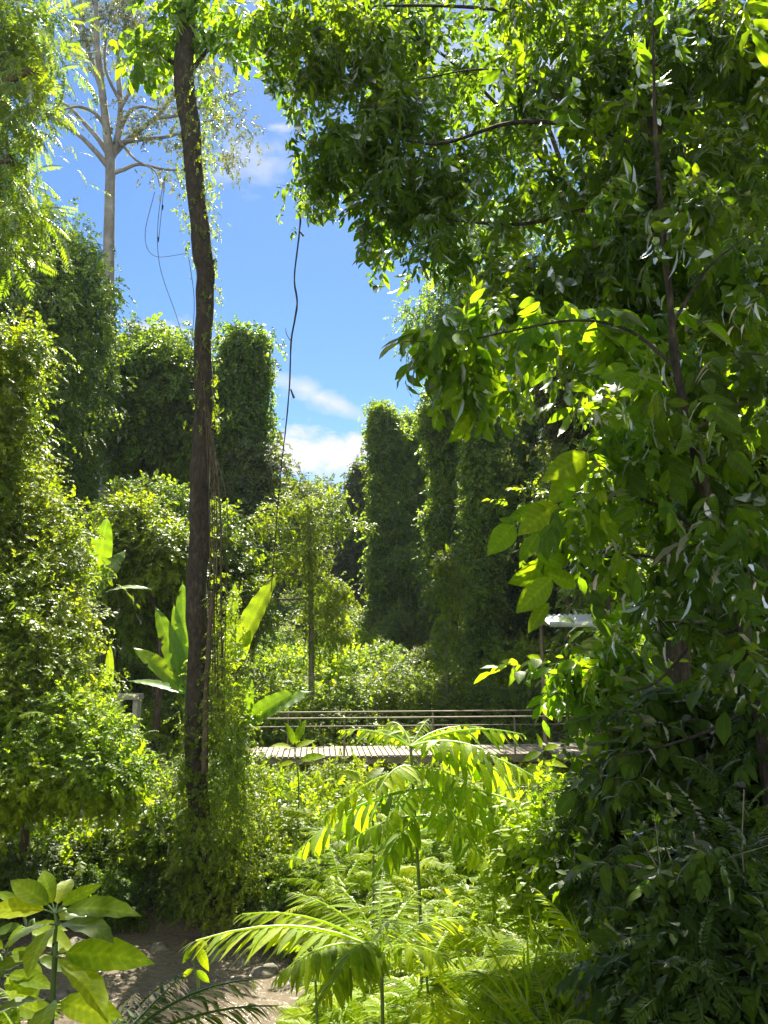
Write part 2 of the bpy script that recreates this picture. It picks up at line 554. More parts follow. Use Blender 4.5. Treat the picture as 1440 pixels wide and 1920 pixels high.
# ------------------------------------------------------------------ terrain and stream
STREAM = np.array(((-16, 12.2), (-9, 12.3), (-6, 12.6), (-4.6, 12.9), (-3.6, 12.8), (-2.4, 12.1), (-1.7, 11.4), (-2.2, 10.2), (-2.8, 8.0), (-3.2, 4.0), (-3.4, 0), (-3.6, -12)))


def stream_dist(x, y):
    p = np.stack((np.asarray(x, float), np.asarray(y, float)), -1)
    best = np.full(p.shape[:-1], 1e9)
    for a, b in zip(STREAM[:-1], STREAM[1:]):
        ab = b - a
        t = np.clip(((p - a) @ ab) / (ab @ ab), 0, 1)
        best = np.minimum(best, np.linalg.norm(p - a - t[..., None] * ab, axis=-1))
    return best


def sstep(a, b, x):
    t = np.clip((x - a) / (b - a), 0, 1)
    return t * t * (3 - 2 * t)


def gz(x, y):
    x = np.asarray(x, float); y = np.asarray(y, float)
    near = 2.6 - 2.35 * sstep(0.5, 9.5, y) + .35 * sstep(2.0, 6.0, x) * (1 - sstep(4, 12, y)) * 2
    z = near * (1 - sstep(8, 14, y)) + (.65 + .3 * sstep(12, 20, y)) * sstep(8, 14, y)
    z = z + np.maximum(0, y - 24) * .165 * sstep(24, 32, y) - np.maximum(0, y - 56) * .10
    z = z + np.maximum(0, np.abs(x) - 9 - y * .05) * .16
    q = np.stack((x, y, np.zeros_like(x)), -1)
    z = z + 1.15 * sstep(-.2, 1.2, x) * (1 - sstep(5.0, 11.0, y))
    z = z + .13 * lump(q, .55, 2) + .05 * lump(q, 2.0, 4)
    d = stream_dist(x, y)
    ch = 1 - sstep(.9, 2.5, d)
    return z * (1 - ch) + (-.16 + .07 * lump(q, 1.6, 9)) * ch


def build_terrain():
    xs = np.concatenate((np.linspace(-160, -18, 26), np.linspace(-17.6, 17.6, 190), np.linspace(18, 160, 26)))
    ys = np.concatenate((np.linspace(-30, -1, 12), np.linspace(-.6, 26, 150), np.linspace(26.5, 70, 70), np.linspace(72, 260, 40)))
    X, Y = np.meshgrid(xs, ys)
    Z = gz(X, Y)
    nx, ny = len(xs), len(ys)
    V = np.stack((X, Y, Z), -1).reshape(-1, 3)
    i = np.arange(nx * ny).reshape(ny, nx)
    Fq = np.stack((i[:-1, :-1], i[:-1, 1:], i[1:, 1:], i[1:, :-1]), -1).reshape(-1, 4)
    d = stream_dist(V[:, 0], V[:, 1]) + .35 * lump(V, 1.5, 3)
    sand = (1 - sstep(1.7, 3.0, d)) * (1 - sstep(.5, 2.5, V[:, 0]))
    g = MB().add(V, Fq, sand).build('ground', ground_mat())
    tag(g, 'sandy brown soil of the valley floor, rising behind the footbridge', 'ground', kind='structure')
    # water: one flat sheet over the channel
    X, Y = np.meshgrid(np.linspace(-16, 1, 76), np.linspace(-12, 16, 126))
    V = np.stack((X, Y, 0 * X + .02), -1).reshape(-1, 3)
    i = np.arange(X.size).reshape(X.shape)
    Fq = np.stack((i[:-1, :-1], i[:-1, 1:], i[1:, 1:], i[1:, :-1]), -1).reshape(-1, 4)
    Fq = Fq[stream_dist(V[:, 0], V[:, 1])[Fq].min(1) < 2.3]
    w = MB().add(V, Fq).build('stream', water_mat())
    tag(w, 'shallow glinting stream between sandy banks', 'stream', kind='structure')


build_terrain()


# ------------------------------------------------------------------ sprigs: small twigs of leaves that crowns are made of
def rv(n, s=1.0):
    return RNG.normal(size=(n, 3)) * s


def sprig(nl, tpl, twig=1.0, leaf=.4, ang=55, droop=.25, zj=.35, wob=.25, seed=None):
    """Alternate leaves along a drooping twig of length `twig` (+Y). Returns a template with per-leaf rnd."""
    t = np.linspace(.12, 1, nl) + RNG.normal(size=nl) * .04
    side = np.where(np.arange(nl) % 2 == 0, 1.0, -1.0)
    a = np.radians(ang + RNG.normal(size=nl) * 14) * (1 - .55 * np.clip(t, 0, 1) ** 3)
    P = np.stack((wob * .12 * np.sin(t * 5), t * twig, -droop * twig * t ** 2), 1)
    D = np.stack((np.sin(a) * side, np.cos(a), -droop * t - .1 + RNG.normal(size=nl) * zj), 1)
    U = np.array((0, 0, 1.0)) + rv(nl, .35)
    V, F, Mm, R = scatter(tpl, P, D, U, leaf * RNG.uniform(.65, 1.2, nl))
    return V, F, Mm, R


def pinnate(npairs, tpl, L=1.0, leaf=.3, ang=62, droop=.35, taper=True, zd=-.25, rachis=.012, jit=.08, base=.12):
    """A frond: paired leaflets along an arching rachis that starts along +Y."""
    t = np.linspace(base, 1.0, npairs)
    y = t * (1 - .18 * droop * t) * L
    z = -droop * L * t ** 2
    prof = (np.sin(np.pi * np.clip(.12 + .83 * (t - base) / (1 - base), 0, 1)) ** .6) if taper else np.ones(npairs)
    Ps, Ds, Ss = [], [], []
    sl = -2 * droop * t
    for sd in (-1, 1):
        a = np.radians(ang - 28 * t ** 2) + RNG.normal(size=npairs) * jit
        Ps.append(np.stack((0 * t, y, z), 1))
        Ds.append(np.stack((sd * np.sin(a), np.cos(a), zd + sl * np.cos(a) + RNG.normal(size=npairs) * jit), 1))
        Ss.append(leaf * L * prof * RNG.uniform(.88, 1.1, npairs))
    P = np.concatenate(Ps); D = np.concatenate(Ds); S = np.concatenate(Ss)
    if npairs > 10:                                     # some leaflets lost, some short
        kp = RNG.random(len(S)) > .05
        P, D, S = P[kp], D[kp], S[kp] * RNG.uniform(.72, 1.05, int(kp.sum()))
    U = np.stack((0 * P[:, 0], .3 + 0 * P[:, 0], 1 + 0 * P[:, 0]), 1) + rv(len(P), .1)
    V, F, Mm, R = scatter(tpl, P, D, U, S)
    tt = np.linspace(0, 1, 8)
    mb = MB()
    tube(mb, np.stack((0 * tt, tt * (1 - .18 * droop * tt) * L, -droop * L * tt ** 2), 1), np.linspace(rachis, rachis * .3, 8) * L, 4, 1, cap=False)
    rv_, rf = mb.v[0], mb.f[0]
    return (np.vstack((V, rv_)), np.vstack((F, rf + len(V))), np.concatenate((Mm, np.zeros((len(rv_), 2)))),
            np.concatenate((R, np.full(len(rv_), .6))))


T_TINY = tiny_tpl()
T_SLIM = tiny_tpl(.3)
T_OVAL = leaf_tpl(3, .5, .2, .15)
T_BROAD = leaf_tpl(5, .48, .22, .22, p=.9)
T_LONG = leaf_tpl(5, .34, .22, .25, p=.95)
T_NEEDLE = leaf_tpl(3, .17, .25, .2)
T_FERN = leaf_tpl(4, .2, .3, .28, p=.75, q=.6)

SP = {}
SP['tiny'] = [sprig(13, T_TINY, 1, .36) for _ in range(4)]
SP['creeper'] = [sprig(14, tiny_tpl(.78), 1, .30, 70, .5, .45) for _ in range(4)]
SP['oval'] = [sprig(11, T_OVAL, 1, .42, 55, .3) for _ in range(5)]
SP['hang'] = [sprig(RNG.integers(6, 11), leaf_tpl(5, RNG.uniform(.28, .46), RNG.uniform(.1, .35), RNG.uniform(.05, .55), p=RNG.uniform(.8, 1.1), wave=RNG.uniform(0, .03)), .8, .60, RNG.uniform(35, 65), RNG.uniform(.3, .7), .35) for _ in range(9)]
SP['broad'] = [sprig(RNG.integers(5, 9), leaf_tpl(6, RNG.uniform(.36, .54), RNG.uniform(.1, .35), RNG.uniform(.1, .5), p=RNG.uniform(.8, 1.1), wave=RNG.uniform(0, .025)), .9, .62, RNG.uniform(42, 66), RNG.uniform(.2, .6), .35) for _ in range(8)]
SP['feather'] = [pinnate(12, T_SLIM, 1, .26, 68, .4) for _ in range(3)]
SP['fern'] = [pinnate(18, T_NEEDLE, 1, .36, 60, .5) for _ in range(4)]
T_BLADE = leaf_tpl(6, .055, .3, .45, p=.6, q=.7)
SP['grass'] = [sprig(9, T_BLADE, .10, 1.0, 28, .2, .3) for _ in range(4)]


SP_BIG = [leaf_tpl(8, .46, .2, .15, p=.9, wave=.01), leaf_tpl(8, .52, .28, .28, p=1.0, wave=.014)]


def put(mb, kind, P, D, U, S, spread=.45, base=None):
    protos = SP[kind]
    ix = RNG.integers(0, len(protos), len(P))
    S = np.broadcast_to(np.asarray(S, float), (len(P),))
    for k in range(len(protos)):
        s = ix == k
        if s.any():
            mb.add(*scatter(protos[k], P[s], D[s], U[s], S[s], None if base is None else base[s], spread))


FINE = {'tiny': (2.1, .68), 'creeper': (2.1, .68)}        # smaller leaves, more of them


def foliage(mb, kind, ells, n, per, clump, size, droop=.5, shell=.55, rough=.28, out=.8, seed=0.0, flat=1.0, cond=None, dome=0.0, shoots=.14):
    """Clumps of sprigs through the outer part of a union of ellipsoids; ells = [(centre, radii, weight)]."""
    fn, fs = FINE.get(kind, (1, 1))
    per = int(round(per * fn)); size = size * fs
    w = np.array([e[2] for e in ells], float); w /= w.sum()
    ei = RNG.choice(len(ells), n, p=w)
    C = np.array([e[0] for e in ells])[ei]; Rr = np.array([e[1] for e in ells])[ei]
    d = nrm(rv(n))
    up_ = RNG.random(n) < dome
    d[up_, 2] = np.abs(d[up_, 2])
    rr = 1 - shell * RNG.random(n) ** 1.6
    rr = rr * (1 + rough * lump(d * 2.2 + C * .7, 1.3, seed))
    Q = C + d * Rr * rr[:, None]
    o = nrm(d / Rr)
    cb = RNG.random(n)
    P = np.repeat(Q, per, 0) + rv(n * per, clump) * np.array((1, 1, .75 * flat))
    O = np.repeat(o, per, 0)
    cb = np.repeat(cb, per)
    if cond is not None:
        k = cond(P); P, O, cb = P[k], O[k], cb[k]
    D = nrm(O * out + np.array((0, 0, -droop)) + rv(len(P), .45))
    U = np.array((0, 0, 1.0)) + O * .45 + rv(len(P), .25)
    put(mb, kind, P, D, U, size * RNG.uniform(.65, 1.25, len(P)), base=np.clip(.55 * cb + .45 * RNG.random(len(P)), 0, 1))
    # loose shoots that arch out of the mass and break its outline
    ns = int(n * shoots)
    if ns:
        j = RNG.integers(0, n, ns)
        d0 = nrm(o[j] + np.array((0, 0, .8)) + rv(ns, .4))
        Ls = np.minimum(Rr[j].mean(1) * RNG.uniform(.5, 1.3, ns) + size, 2.6)
        k = 8
        t = np.tile(np.linspace(.1, 1, k), ns)
        jj = np.repeat(np.arange(ns), k)
        P = (C + d * Rr * .9)[j][jj] + d0[jj] * (t * Ls[jj])[:, None] + np.array((0, 0, -1.0)) * (.55 * t ** 2.2 * Ls[jj])[:, None] + rv(ns * k, size * .08)
        D = nrm(d0[jj] + np.array((0, 0, -1.1)) * t[:, None] + rv(ns * k, .5))
        if cond is not None:
            kk = cond(P); P, D, jj, t = P[kk], D[kk], jj[kk], t[kk]
        put(mb, kind, P, D, np.array((0, 0, 1.0)) + rv(len(P), .4), size * (1.0 - .45 * t) * RNG.uniform(.6, 1.0, len(P)), base=np.clip(.3 + .7 * RNG.random(len(P)), 0, 1))


def curtain(mb, kind, axis, rad, n, size, strands=26, rough=.35, seed=0.0, droop=.9, squash=1.0, fuzz=.10):
    """Creeper hanging down a column: axis polyline bottom to top with radii, leaves gathered in vertical strands."""
    fn, fs = FINE.get(kind, (1, 1))
    n = int(n * fn); size = size * fs
    P0, R0 = smooth_path(axis, rad, 10)
    s = np.concatenate(([0], np.cumsum(np.linalg.norm(np.diff(P0, axis=0), axis=1)))); s /= s[-1]
    wgt = np.interp(np.linspace(0, 1, 200), s, R0); cdf = np.cumsum(wgt); cdf /= cdf[-1]
    t = np.interp(RNG.random(n), cdf, np.linspace(0, 1, 200))
    th0 = np.linspace(0, 2 * np.pi, strands, endpoint=False) + RNG.normal(size=strands) * .09
    k = RNG.integers(0, strands, n)
    amp = RNG.uniform(.72, 1.18, strands)
    base = RNG.random(strands)
    wob = .16 * np.sin(t * 9 + k * 1.7)
    th = th0[k] + wob + RNG.normal(size=n) * .35 / strands * 6.28 * .5
    C = np.stack([np.interp(t, s, P0[:, i]) for i in range(3)], 1)
    q_ = np.stack((np.cos(th), np.sin(th), 0 * th), 1)
    R = np.interp(t, s, R0) * (amp[k] + rough * .6 * lump(C * .5 + q_ * 1.3, 1.2, seed) + rough * .55 * lump(C * np.array((.3, .3, 1.1)) + q_ * 2.2, 1.0, seed + 5))
    R = R * (1 + .26 * np.sin(C[:, 2] / max(R0.max(), .2) * 1.1 + seed) * np.cos(th + seed))
    o = np.stack((np.cos(th), np.sin(th) * squash, 0 * th), 1)
    P = C + o * R[:, None] + rv(n, fuzz)
    D = nrm(o * .6 + np.array((0, 0, -droop)) + rv(n, .4))
    U = np.array((0, 0, .7)) + o * .9 + rv(n, .25)
    put(mb, kind, P, D, U, size * RNG.uniform(.6, 1.25, n), base=np.clip(.5 * base[k] + .5 * RNG.random(n), 0, 1))


def mops(mb, kind, axis, rad, m, per_mop, clump, size, w=(.35, .7), h=(.5, 1.2), reach=(.45, 1.1), droop=.6, lo=.0):
    """Creeper in overlapping drooping tufts all round a column: each tuft has a lit cap and hangs down below it."""
    P0, R0 = smooth_path(axis, rad, 10)
    wv = np.cumsum(rv(len(P0), .10), 0) * np.array((1, 1, 0)); wv -= np.linspace(0, 1, len(P0))[:, None] * wv[-1]
    P0 = P0 + wv * R0.mean() * 1.3
    R0 = R0 * (1 + .35 * np.sin(np.linspace(0, 1, len(P0)) * RNG.uniform(9, 16) + RNG.uniform(0, 6)))
    f = lo + (1 - lo) * RNG.random(m)
    ix = f * (len(P0) - 1)
    C = np.stack([np.interp(ix, np.arange(len(P0)), P0[:, i]) for i in range(3)], 1)
    R = np.interp(ix, np.arange(len(P0)), R0)
    a = RNG.uniform(0, 6.28, m)
    C = C + np.stack((np.cos(a), np.sin(a), 0 * a), 1) * (R * RNG.uniform(*reach, m))[:, None]
    ww = R * RNG.uniform(*w, m); hh = R * RNG.uniform(*h, m)
    foliage(mb, kind, [(C[i], np.array((ww[i], ww[i], hh[i])), ww[i] * hh[i]) for i in range(m)], m * per_mop, 5, clump, size, droop=droop, shell=.45, rough=.3, dome=.65, out=.9)


def ell(px, py, rx, ry, Y, ryd=None, w=1.0):
    """Ellipsoid round the point seen at (px, py) at depth Y, with real radii given by the photo's scale there."""
    k = Y / F_PX
    return (at(px, py, Y), np.array((rx * k, (ryd if ryd else .7 * max(rx, ry) * k), ry * k)), w * rx * ry)


def limbs(mb, start, ends, r0, r1=.02, sag=.15, k=6):
    for e in ends:
        a = np.asarray(start, float); b = np.asarray(e, float)
        m = a * .5 + b * .5 + np.array((0, 0, sag * np.linalg.norm(b - a))) + rv(1, .06 * np.linalg.norm(b - a))[0]
        tube(mb, [a, m, b], [r0, (r0 + r1) * .45, r1], k, 4)


# ------------------------------------------------------------------ large trees
def base_at(px, py, Y):
    p = at(px, py, Y); return np.array((p[0], p[1], float(gz(p[0], p[1]))))


def path_px(pts, Y, r_px, dy=0.0):
    k = Y / F_PX
    P = [at(px, py, Y + dy * i) for i, (px, py) in enumerate(pts)]
    return P, [r * k for r in r_px]


def dark_trunk_tree():
    Y = 14.5
    b = base_at(376, 1700, Y)
    t = thing('vine_hung_tree', b, 'tall dark bare trunk standing by the stream, kinked halfway, leafy only at the top', 'tree')
    mb = MB()
    P, R = path_px([(372, 1200), (370, 1100), (374, 960), (379, 800), (382, 640), (384, 520), (380, 480), (372, 400), (362, 290), (350, 190), (343, 130), (352, 30), (360, -120)],
                   Y, [20, 19.5, 19, 17.5, 17, 18, 20.5, 18, 19, 21.5, 21.5, 18, 15])
    lo = [np.array((b[0] + .05, b[1], b[2] - .3)), np.array((b[0] + .02, b[1], b[2] + .6)), at(366, 1400, Y)]
    tube(mb, lo + P, [.28, .20, .18] + R, 18, 14, .17, 3)
    for q, e in (((343, 130), (250, 60)), ((345, 150), (470, 40)), ((352, 30), (300, -90)), ((352, 30), (450, -80))):
        limbs(mb, at(*q, Y), [at(*e, Y + RNG.uniform(-1, 1))], .06, .015)
    # stubs of broken branches
    for q, dx in (((383, 500), 26), ((366, 330), -22), ((380, 760), 20)):
        a = at(*q, Y)
        tube(mb, [a, a + np.array((dx * Y / F_PX, -.05, .12))], [.06, .035], 7, 3, .2)
    mb.build('trunk', M['bark_dark'], t, b)
    mb = MB()
    es = [ell(310, 60, 55, 55, Y), ell(425, 40, 70, 60, Y), ell(360, -10, 110, 50, Y), ell(285, 105, 34, 40, Y, .5), ell(345, 95, 45, 40, Y, .8)]
    foliage(mb, 'broad', es, 54, 5, .2, .38, droop=.7, shell=.8)
    mb.build('crown', M['sapling'], t, b)
    # the creeper up the trunk's sunny side
    c = thing('climbing_creeper', b + np.array((.3, -.1, 0)), 'yellow-green creeper draped over the foot and right side of the dark leaning trunk', 'climbing plant')
    o0 = b + np.array((.3, -.1, 0))
    mb = MB()
    curtain(mb, 'creeper', [base_at(398, 1700, Y) - np.array((0, .1, .1)), at(408, 1560, Y), at(420, 1400, Y), at(424, 1250, Y), at(418, 1120, Y), at(410, 1080, Y)],
            [.55, .42, .28, .22, .20, .10], 430, .24, 18, seed=4, fuzz=.13, droop=.3)
    curtain(mb, 'creeper', [base_at(455, 1640, Y - .5), at(450, 1500, Y - .5), at(440, 1360, Y - .4), at(425, 1240, Y - .3)], [.30, .28, .2, .08], 650, .22, 8, seed=14, fuzz=.15, droop=.3)
    curtain(mb, 'creeper', [at(392, 800, Y), at(388, 640, Y), at(392, 520, Y), at(388, 380, Y), at(380, 250, Y), at(385, 130, Y)], [.16, .13, .13, .20, .30, .40], 300, .20, 7, seed=5, fuzz=.10)
    curtain(mb, 'creeper', [at(360, 480, Y), at(350, 380, Y), at(345, 300, Y)], [.07, .08, .10], 30, .18, 4, seed=6, fuzz=.06)
    mops(mb, 'creeper', [at(392, 1690, Y), at(415, 1500, Y), at(428, 1300, Y), at(425, 1120, Y)], [.6, .5, .36, .26], 20, 4, .10, .20, reach=(.2, 1.2))
    curtain(mb, 'creeper', [np.array((b[0], b[1], b[2])), at(373, 1580, Y), at(369, 1450, Y), at(368, 1330, Y)], [.52, .36, .25, .20], 430, .20, 12, seed=8, fuzz=.1, droop=.3)
    mb.build('leaves', M['olive'], c, o0)
    mb = MB()
    for dx, w in ((18, .014), (30, .011), (42, .02), (26, .009), (52, .008), (34, .012)):
        x0 = 372 + dx
        pts = [at(x0 - dx * .4, 640 + 4 * dx, Y - .2), at(x0 + RNG.uniform(-3, 3), 950, Y - .25), at(x0 + RNG.uniform(-3, 3), 1130, Y - .25), at(x0 + RNG.uniform(-9, 9), 1350, Y - .3)]
        tube(mb, pts, [w * .7, w, w, w * 1.3], 5, 6)
    tube(mb, [at(398, 1110, Y - .4), at(392, 1200, Y - .4), at(386, 1320, Y - .4), at(384, 1450, Y - .4)], [.04, .045, .05, .06], 7, 5, .2)
    mb.build('stem', M['bark_brown'], c, o0)
    h = thing('hanging_tendril', at(372, 520, Y - .2), 'hair-thin stems dangling against the sky left of the dark trunk', 'climbing plant')
    mb = MB()
    for pts in (((352, 470), (364, 560), (360, 640), (356, 720)), ((308, 330), (296, 420), (300, 500), (330, 590), (345, 640)),
                ((290, 360), (272, 440), (290, 480), (352, 475)), ((310, 330), (304, 385), (298, 445))):
        tube(mb, [at(*q, Y + .2 * math.sin(i)) for i, q in enumerate(pts)], [.006] * len(pts), 4, 6)
    for q in ((305, 385), (297, 445), (348, 400)):
        tube(mb, [at(*q, Y), at(q[0], q[1] + 9, Y)], [.02, .008], 6, 2)
    mb.build('stem', M['bark_dark'], h, at(372, 520, Y - .2))


def emergent_tree():
    Y = 46.0
    b = base_at(206, 1100, Y)
    t = thing('emergent_tree', b, 'very tall pale smooth trunk with steep spreading limbs and a thin airy crown', 'tree')
    k = Y / F_PX
    mb = MB()
    A = lambda *p: at(*p, Y)
    tube(mb, [b - np.array((0, 0, .5)), A(203, 900), A(203, 660), A(204, 480), A(206, 380), A(207, 310), A(206, 285)], [.75, .55, .40, .36, .33, .31, .30], 12, 6, .04, 1)
    br = [(((206, 300), (200, 240), (190, 160), (182, 80), (180, 0), (178, -120)), 10, 3),
          (((207, 300), (220, 260), (226, 200), (222, 120), (236, 40), (260, -60)), 8, 2.5),
          (((205, 315), (180, 285), (150, 255), (120, 235), (95, 226)), 6.5, 2),
          (((204, 290), (180, 255), (150, 222), (130, 200), (108, 190)), 6, 2),
          (((200, 240), (178, 212), (148, 200), (120, 205)), 5, 1.5),
          (((190, 170), (168, 100), (155, 40), (150, -30)), 5, 2),
          (((212, 290), (240, 262), (290, 222), (322, 185), (345, 150)), 6.5, 2),
          (((214, 282), (236, 220), (262, 200), (300, 205), (330, 180)), 5, 1.5),
          (((210, 325), (232, 318), (262, 308), (310, 318), (350, 318)), 5, 1.5),
          (((222, 268), (262, 262), (320, 255), (380, 232), (430, 215)), 5, 1.5),
          (((226, 190), (205, 150), (196, 110), (204, 40)), 4, 1.5),
          (((224, 205), (260, 150), (300, 110), (330, 60)), 4, 1.5),
          (((290, 222), (340, 215), (400, 190), (450, 170)), 4, 1),
          (((228, 270), (255, 300), (290, 320), (300, 350)), 3, 1)]
    for pts, r0, r1 in br:
        n = len(pts); dy = RNG.uniform(-.9, .9)
        tube(mb, [at(*q, Y + dy * i) for i, q in enumerate(pts)], list(np.linspace(r0, r1, n) * k), 7, 5, .05)
    mb.build('trunk', M['bark_pale'], t, b)
    mb = MB()
    es = [ell(300, 150, 60, 70, Y, 3), ell(250, 60, 90, 80, Y, 3), ell(400, 190, 70, 60, Y, 3), ell(350, 270, 60, 40, Y, 3), ell(440, 230, 40, 45, Y, 2), ell(300, 320, 40, 26, Y, 2), ell(130, 215, 45, 30, Y, 2),
          ell(165, 60, 50, 70, Y, 3), ell(210, 10, 110, 60, Y, 3), ell(370, 80, 60, 60, Y, 3), ell(270, 240, 50, 35, Y, 2), ell(430, 280, 30, 25, Y, 2), ell(240, -90, 200, 60, Y, 4)]
    foliage(mb, 'tiny', es, 270, 6, .55, .62, droop=.4, shell=.95, rough=.4)
    mb.build('crown', M['emergent'], t, b)


def leafy_tree(name, label, Y, base_px, stems, ells, kind, mat, n, per, clump, size, bark='bark_brown', cat='tree', group=None, droop=.5, shell=.6, rough=.28, curt=None, r_px=10, cond=None):
    """A tree from its trunk's path and the ellipsoids of its crown."""
    b = base_at(base_px[0], base_px[1], Y)
    t = thing(name, b, label, cat, group)
    mb = MB()
    kf = Y / F_PX
    for pts in stems:
        P = [at(*q, Y) for q in pts]
        P = [np.array((P[0][0], Y, float(gz(P[0][0], Y)) - .2))] + P if pts is stems[0] else P
        r0 = r_px * kf * (1 if pts is stems[0] else .5)
        tube(mb, P, list(np.linspace(r0, r0 * .35, len(P))), 9, 5, .15)
    mb.build('trunk', M[bark], t, b)
    mb = MB()
    if ells:
        for kd, fr, sc_ in (kind if isinstance(kind, list) else [(kind, 1, 1)]):
            foliage(mb, kd, ells, int(n * fr), per, clump, size * sc_, droop=droop, shell=shell, rough=rough, cond=cond)
    for c in (curt or []):
        if c[-1].pop('mop', 0):
            mops(mb, c[0], c[1], c[2], c[3], c[4], **c[-1])
        else:
            curtain(mb, *c[:-1], **c[-1])
    mb.build('crown', M[mat], t, b)
    return t


dark_trunk_tree()
emergent_tree()

# feathery tree, top left
leafy_tree('feathery_tree', 'yellow-green tree with fine feathery leaves filling the top left corner', 15.0, (-140, 1300), [((-140, 900), (-120, 500), (-60, 200), (-20, -50)), ((-110, 450), (-40, 330), (20, 300)), ((-80, 260), (20, 150), (90, 130)), ((-130, 600), (-60, 540), (0, 520))],
           [ell(15, 30, 95, 80, 15), ell(70, 130, 50, 45, 15, 1.0), ell(5, 210, 70, 80, 15), ell(5, 325, 62, 55, 15), ell(40, 60, 80, 60, 16, 1.2), ell(-20, 480, 52, 60, 15), ell(15, 390, 55, 35, 15), ell(-80, 250, 90, 260, 16)],
           'feather', 'mid', 250, 5, .25, .70, droop=.55, shell=.75, r_px=26)

leafy_tree('broad_tree', 'leafy tree just behind the overhanging boughs, top centre', 12.5, (1130, 1350), [((1130, 1000), (1110, 600), (1050, 300), (960, 100)), ((1100, 450), (980, 250), (800, 80), (650, 20))],
           [ell(760, 30, 110, 60, 12.5, .7), ell(880, 110, 90, 70, 12.5, .7), ell(660, 10, 90, 45, 12.5, .7), ell(970, 30, 90, 60, 12.5, .7), ell(800, 170, 60, 50, 12.5, .6), ell(960, 230, 60, 60, 12.5, .6)], 'hang', 'canopy', 105, 5, .24, .36, bark='bark_dark', droop=.9, shell=.85, r_px=9)

# creeper-smothered giant behind it
leafy_tree('creeper_covered_tree', 'dark round-topped tree smothered in creeper, against the sky beside the pale trunk base', 34.0, (60, 1150), [((60, 1000), (60, 700), (70, 470))],
           [ell(60, 470, 100, 80, 34), ell(130, 520, 60, 75, 34), ell(20, 430, 80, 60, 35), ell(120, 610, 70, 80, 34), ell(40, 600, 110, 100, 34)],
           'creeper', 'vine', 420, 6, .52, .75, droop=.8, shell=.45, r_px=28,
           curt=[('creeper', [base_at(95, 1100, 34), at(95, 950, 34), at(100, 800, 34), at(100, 640, 34), at(80, 470, 34)], [2.9, 2.4, 2.1, 2.4, 1.5], 3300, .66, dict(seed=3)),
                 ('creeper', [base_at(20, 1100, 33), at(10, 900, 33), at(10, 700, 33), at(10, 520, 33)], [2.5, 2.4, 2.1, 1.0], 1300, .66, dict(seed=8)),
                 ('creeper', [base_at(95, 1100, 34), at(95, 950, 34), at(100, 800, 34), at(100, 640, 34), at(80, 470, 34)], [3.0, 2.6, 2.4, 2.6, 1.6], 90, 7, dict(mop=1, clump=.25, size=.55, lo=.2)),
                 ('creeper', [base_at(20, 1100, 33), at(10, 900, 33), at(10, 700, 33), at(10, 520, 33)], [2.6, 2.5, 2.2, 1.2], 50, 7, dict(mop=1, clump=.25, size=.55, lo=.2))])

# creeper curtain trees, centre left
leafy_tree('creeper_covered_tree', 'broad dark curtain of creeper, flat-topped, just left of the dark trunk', 40.0, (270, 1150), [((270, 1000), (270, 800), (265, 680))],
           [ell(250, 715, 45, 30, 40, 2.0), ell(330, 668, 30, 26, 40, 1.8), ell(282, 655, 50, 22, 42, 2), ell(205, 745, 26, 40, 40, 1.5), ell(226, 705, 16, 14, 41, .8), ell(202, 745, 12, 16, 41, .7), ell(300, 640, 18, 12, 41, .6), ell(340, 740, 30, 50, 39, 1.5), ell(255, 780, 30, 40, 39, 1.4)],
           'creeper', 'vine', 230, 5, .6, 1.15, droop=.8, shell=.5, r_px=14,
           curt=[('creeper', [at(235, 900, 40), at(235, 820, 40), at(228, 740, 40), at(245, 690, 40)], [.5, 1.0, 1.5, 1.0], 520, 1.05, dict(seed=21, fuzz=.2)),
                 ('creeper', [at(318, 910, 40), at(315, 820, 40), at(318, 740, 40), at(318, 690, 40)], [.5, 1.0, 1.4, .9], 480, 1.05, dict(seed=22, fuzz=.2)),
                 ('creeper', [at(280, 900, 42), at(280, 820, 42), at(280, 680, 42)], [1.3, 1.9, 2.0], 450, 1.1, dict(seed=23, fuzz=.25)),
                 ('creeper', [at(255, 860, 40), at(258, 790, 40), at(262, 690, 40)], [1.6, 2.3, 2.4], 60, 7, dict(mop=1, clump=.22, size=.78)),
                 ('creeper', [at(322, 880, 39.5), at(322, 790, 39.5), at(325, 690, 39.5)], [.9, 1.2, 1.3], 36, 7, dict(mop=1, clump=.2, size=.78))])
leafy_tree('creeper_covered_tree', 'hunched creeper-covered tower leaning right against the sky, right of the dark trunk', 38.0, (425, 1150), [((425, 1000), (430, 800), (450, 660))],
           [ell(462, 650, 26, 24, 38, 1.1), ell(430, 718, 24, 24, 38, 1.0), ell(482, 636, 12, 20, 38, .6), ell(408, 752, 12, 26, 38, .7), ell(490, 690, 8, 30, 38, .4), ell(410, 790, 16, 30, 38, .7)],
           'creeper', 'vine', 110, 5, .45, 1.0, droop=.9, shell=.5, r_px=14,
           curt=[('creeper', [base_at(425, 1100, 38), at(424, 930, 38), at(436, 800, 38), at(440, 720, 38), at(470, 640, 38)], [1.3, .75, .95, 1.15, .5], 850, .95, dict(seed=31, fuzz=.16)),
                 ('creeper', [base_at(425, 1100, 38), at(424, 930, 38), at(436, 800, 38), at(440, 720, 38), at(472, 640, 38)], [1.3, .9, 1.1, 1.2, .6], 60, 7, dict(mop=1, clump=.2, size=.78, lo=.25)),
                 ('creeper', [at(490, 830, 38), at(488, 760, 38), at(490, 670, 38)], [.2, .35, .3], 230, .7, dict(seed=33, fuzz=.14)),
                 ('creeper', [at(390, 930, 38.5), at(388, 830, 38.5), at(392, 740, 38.5)], [.7, .9, .6], 420, .9, dict(seed=34, fuzz=.16))])
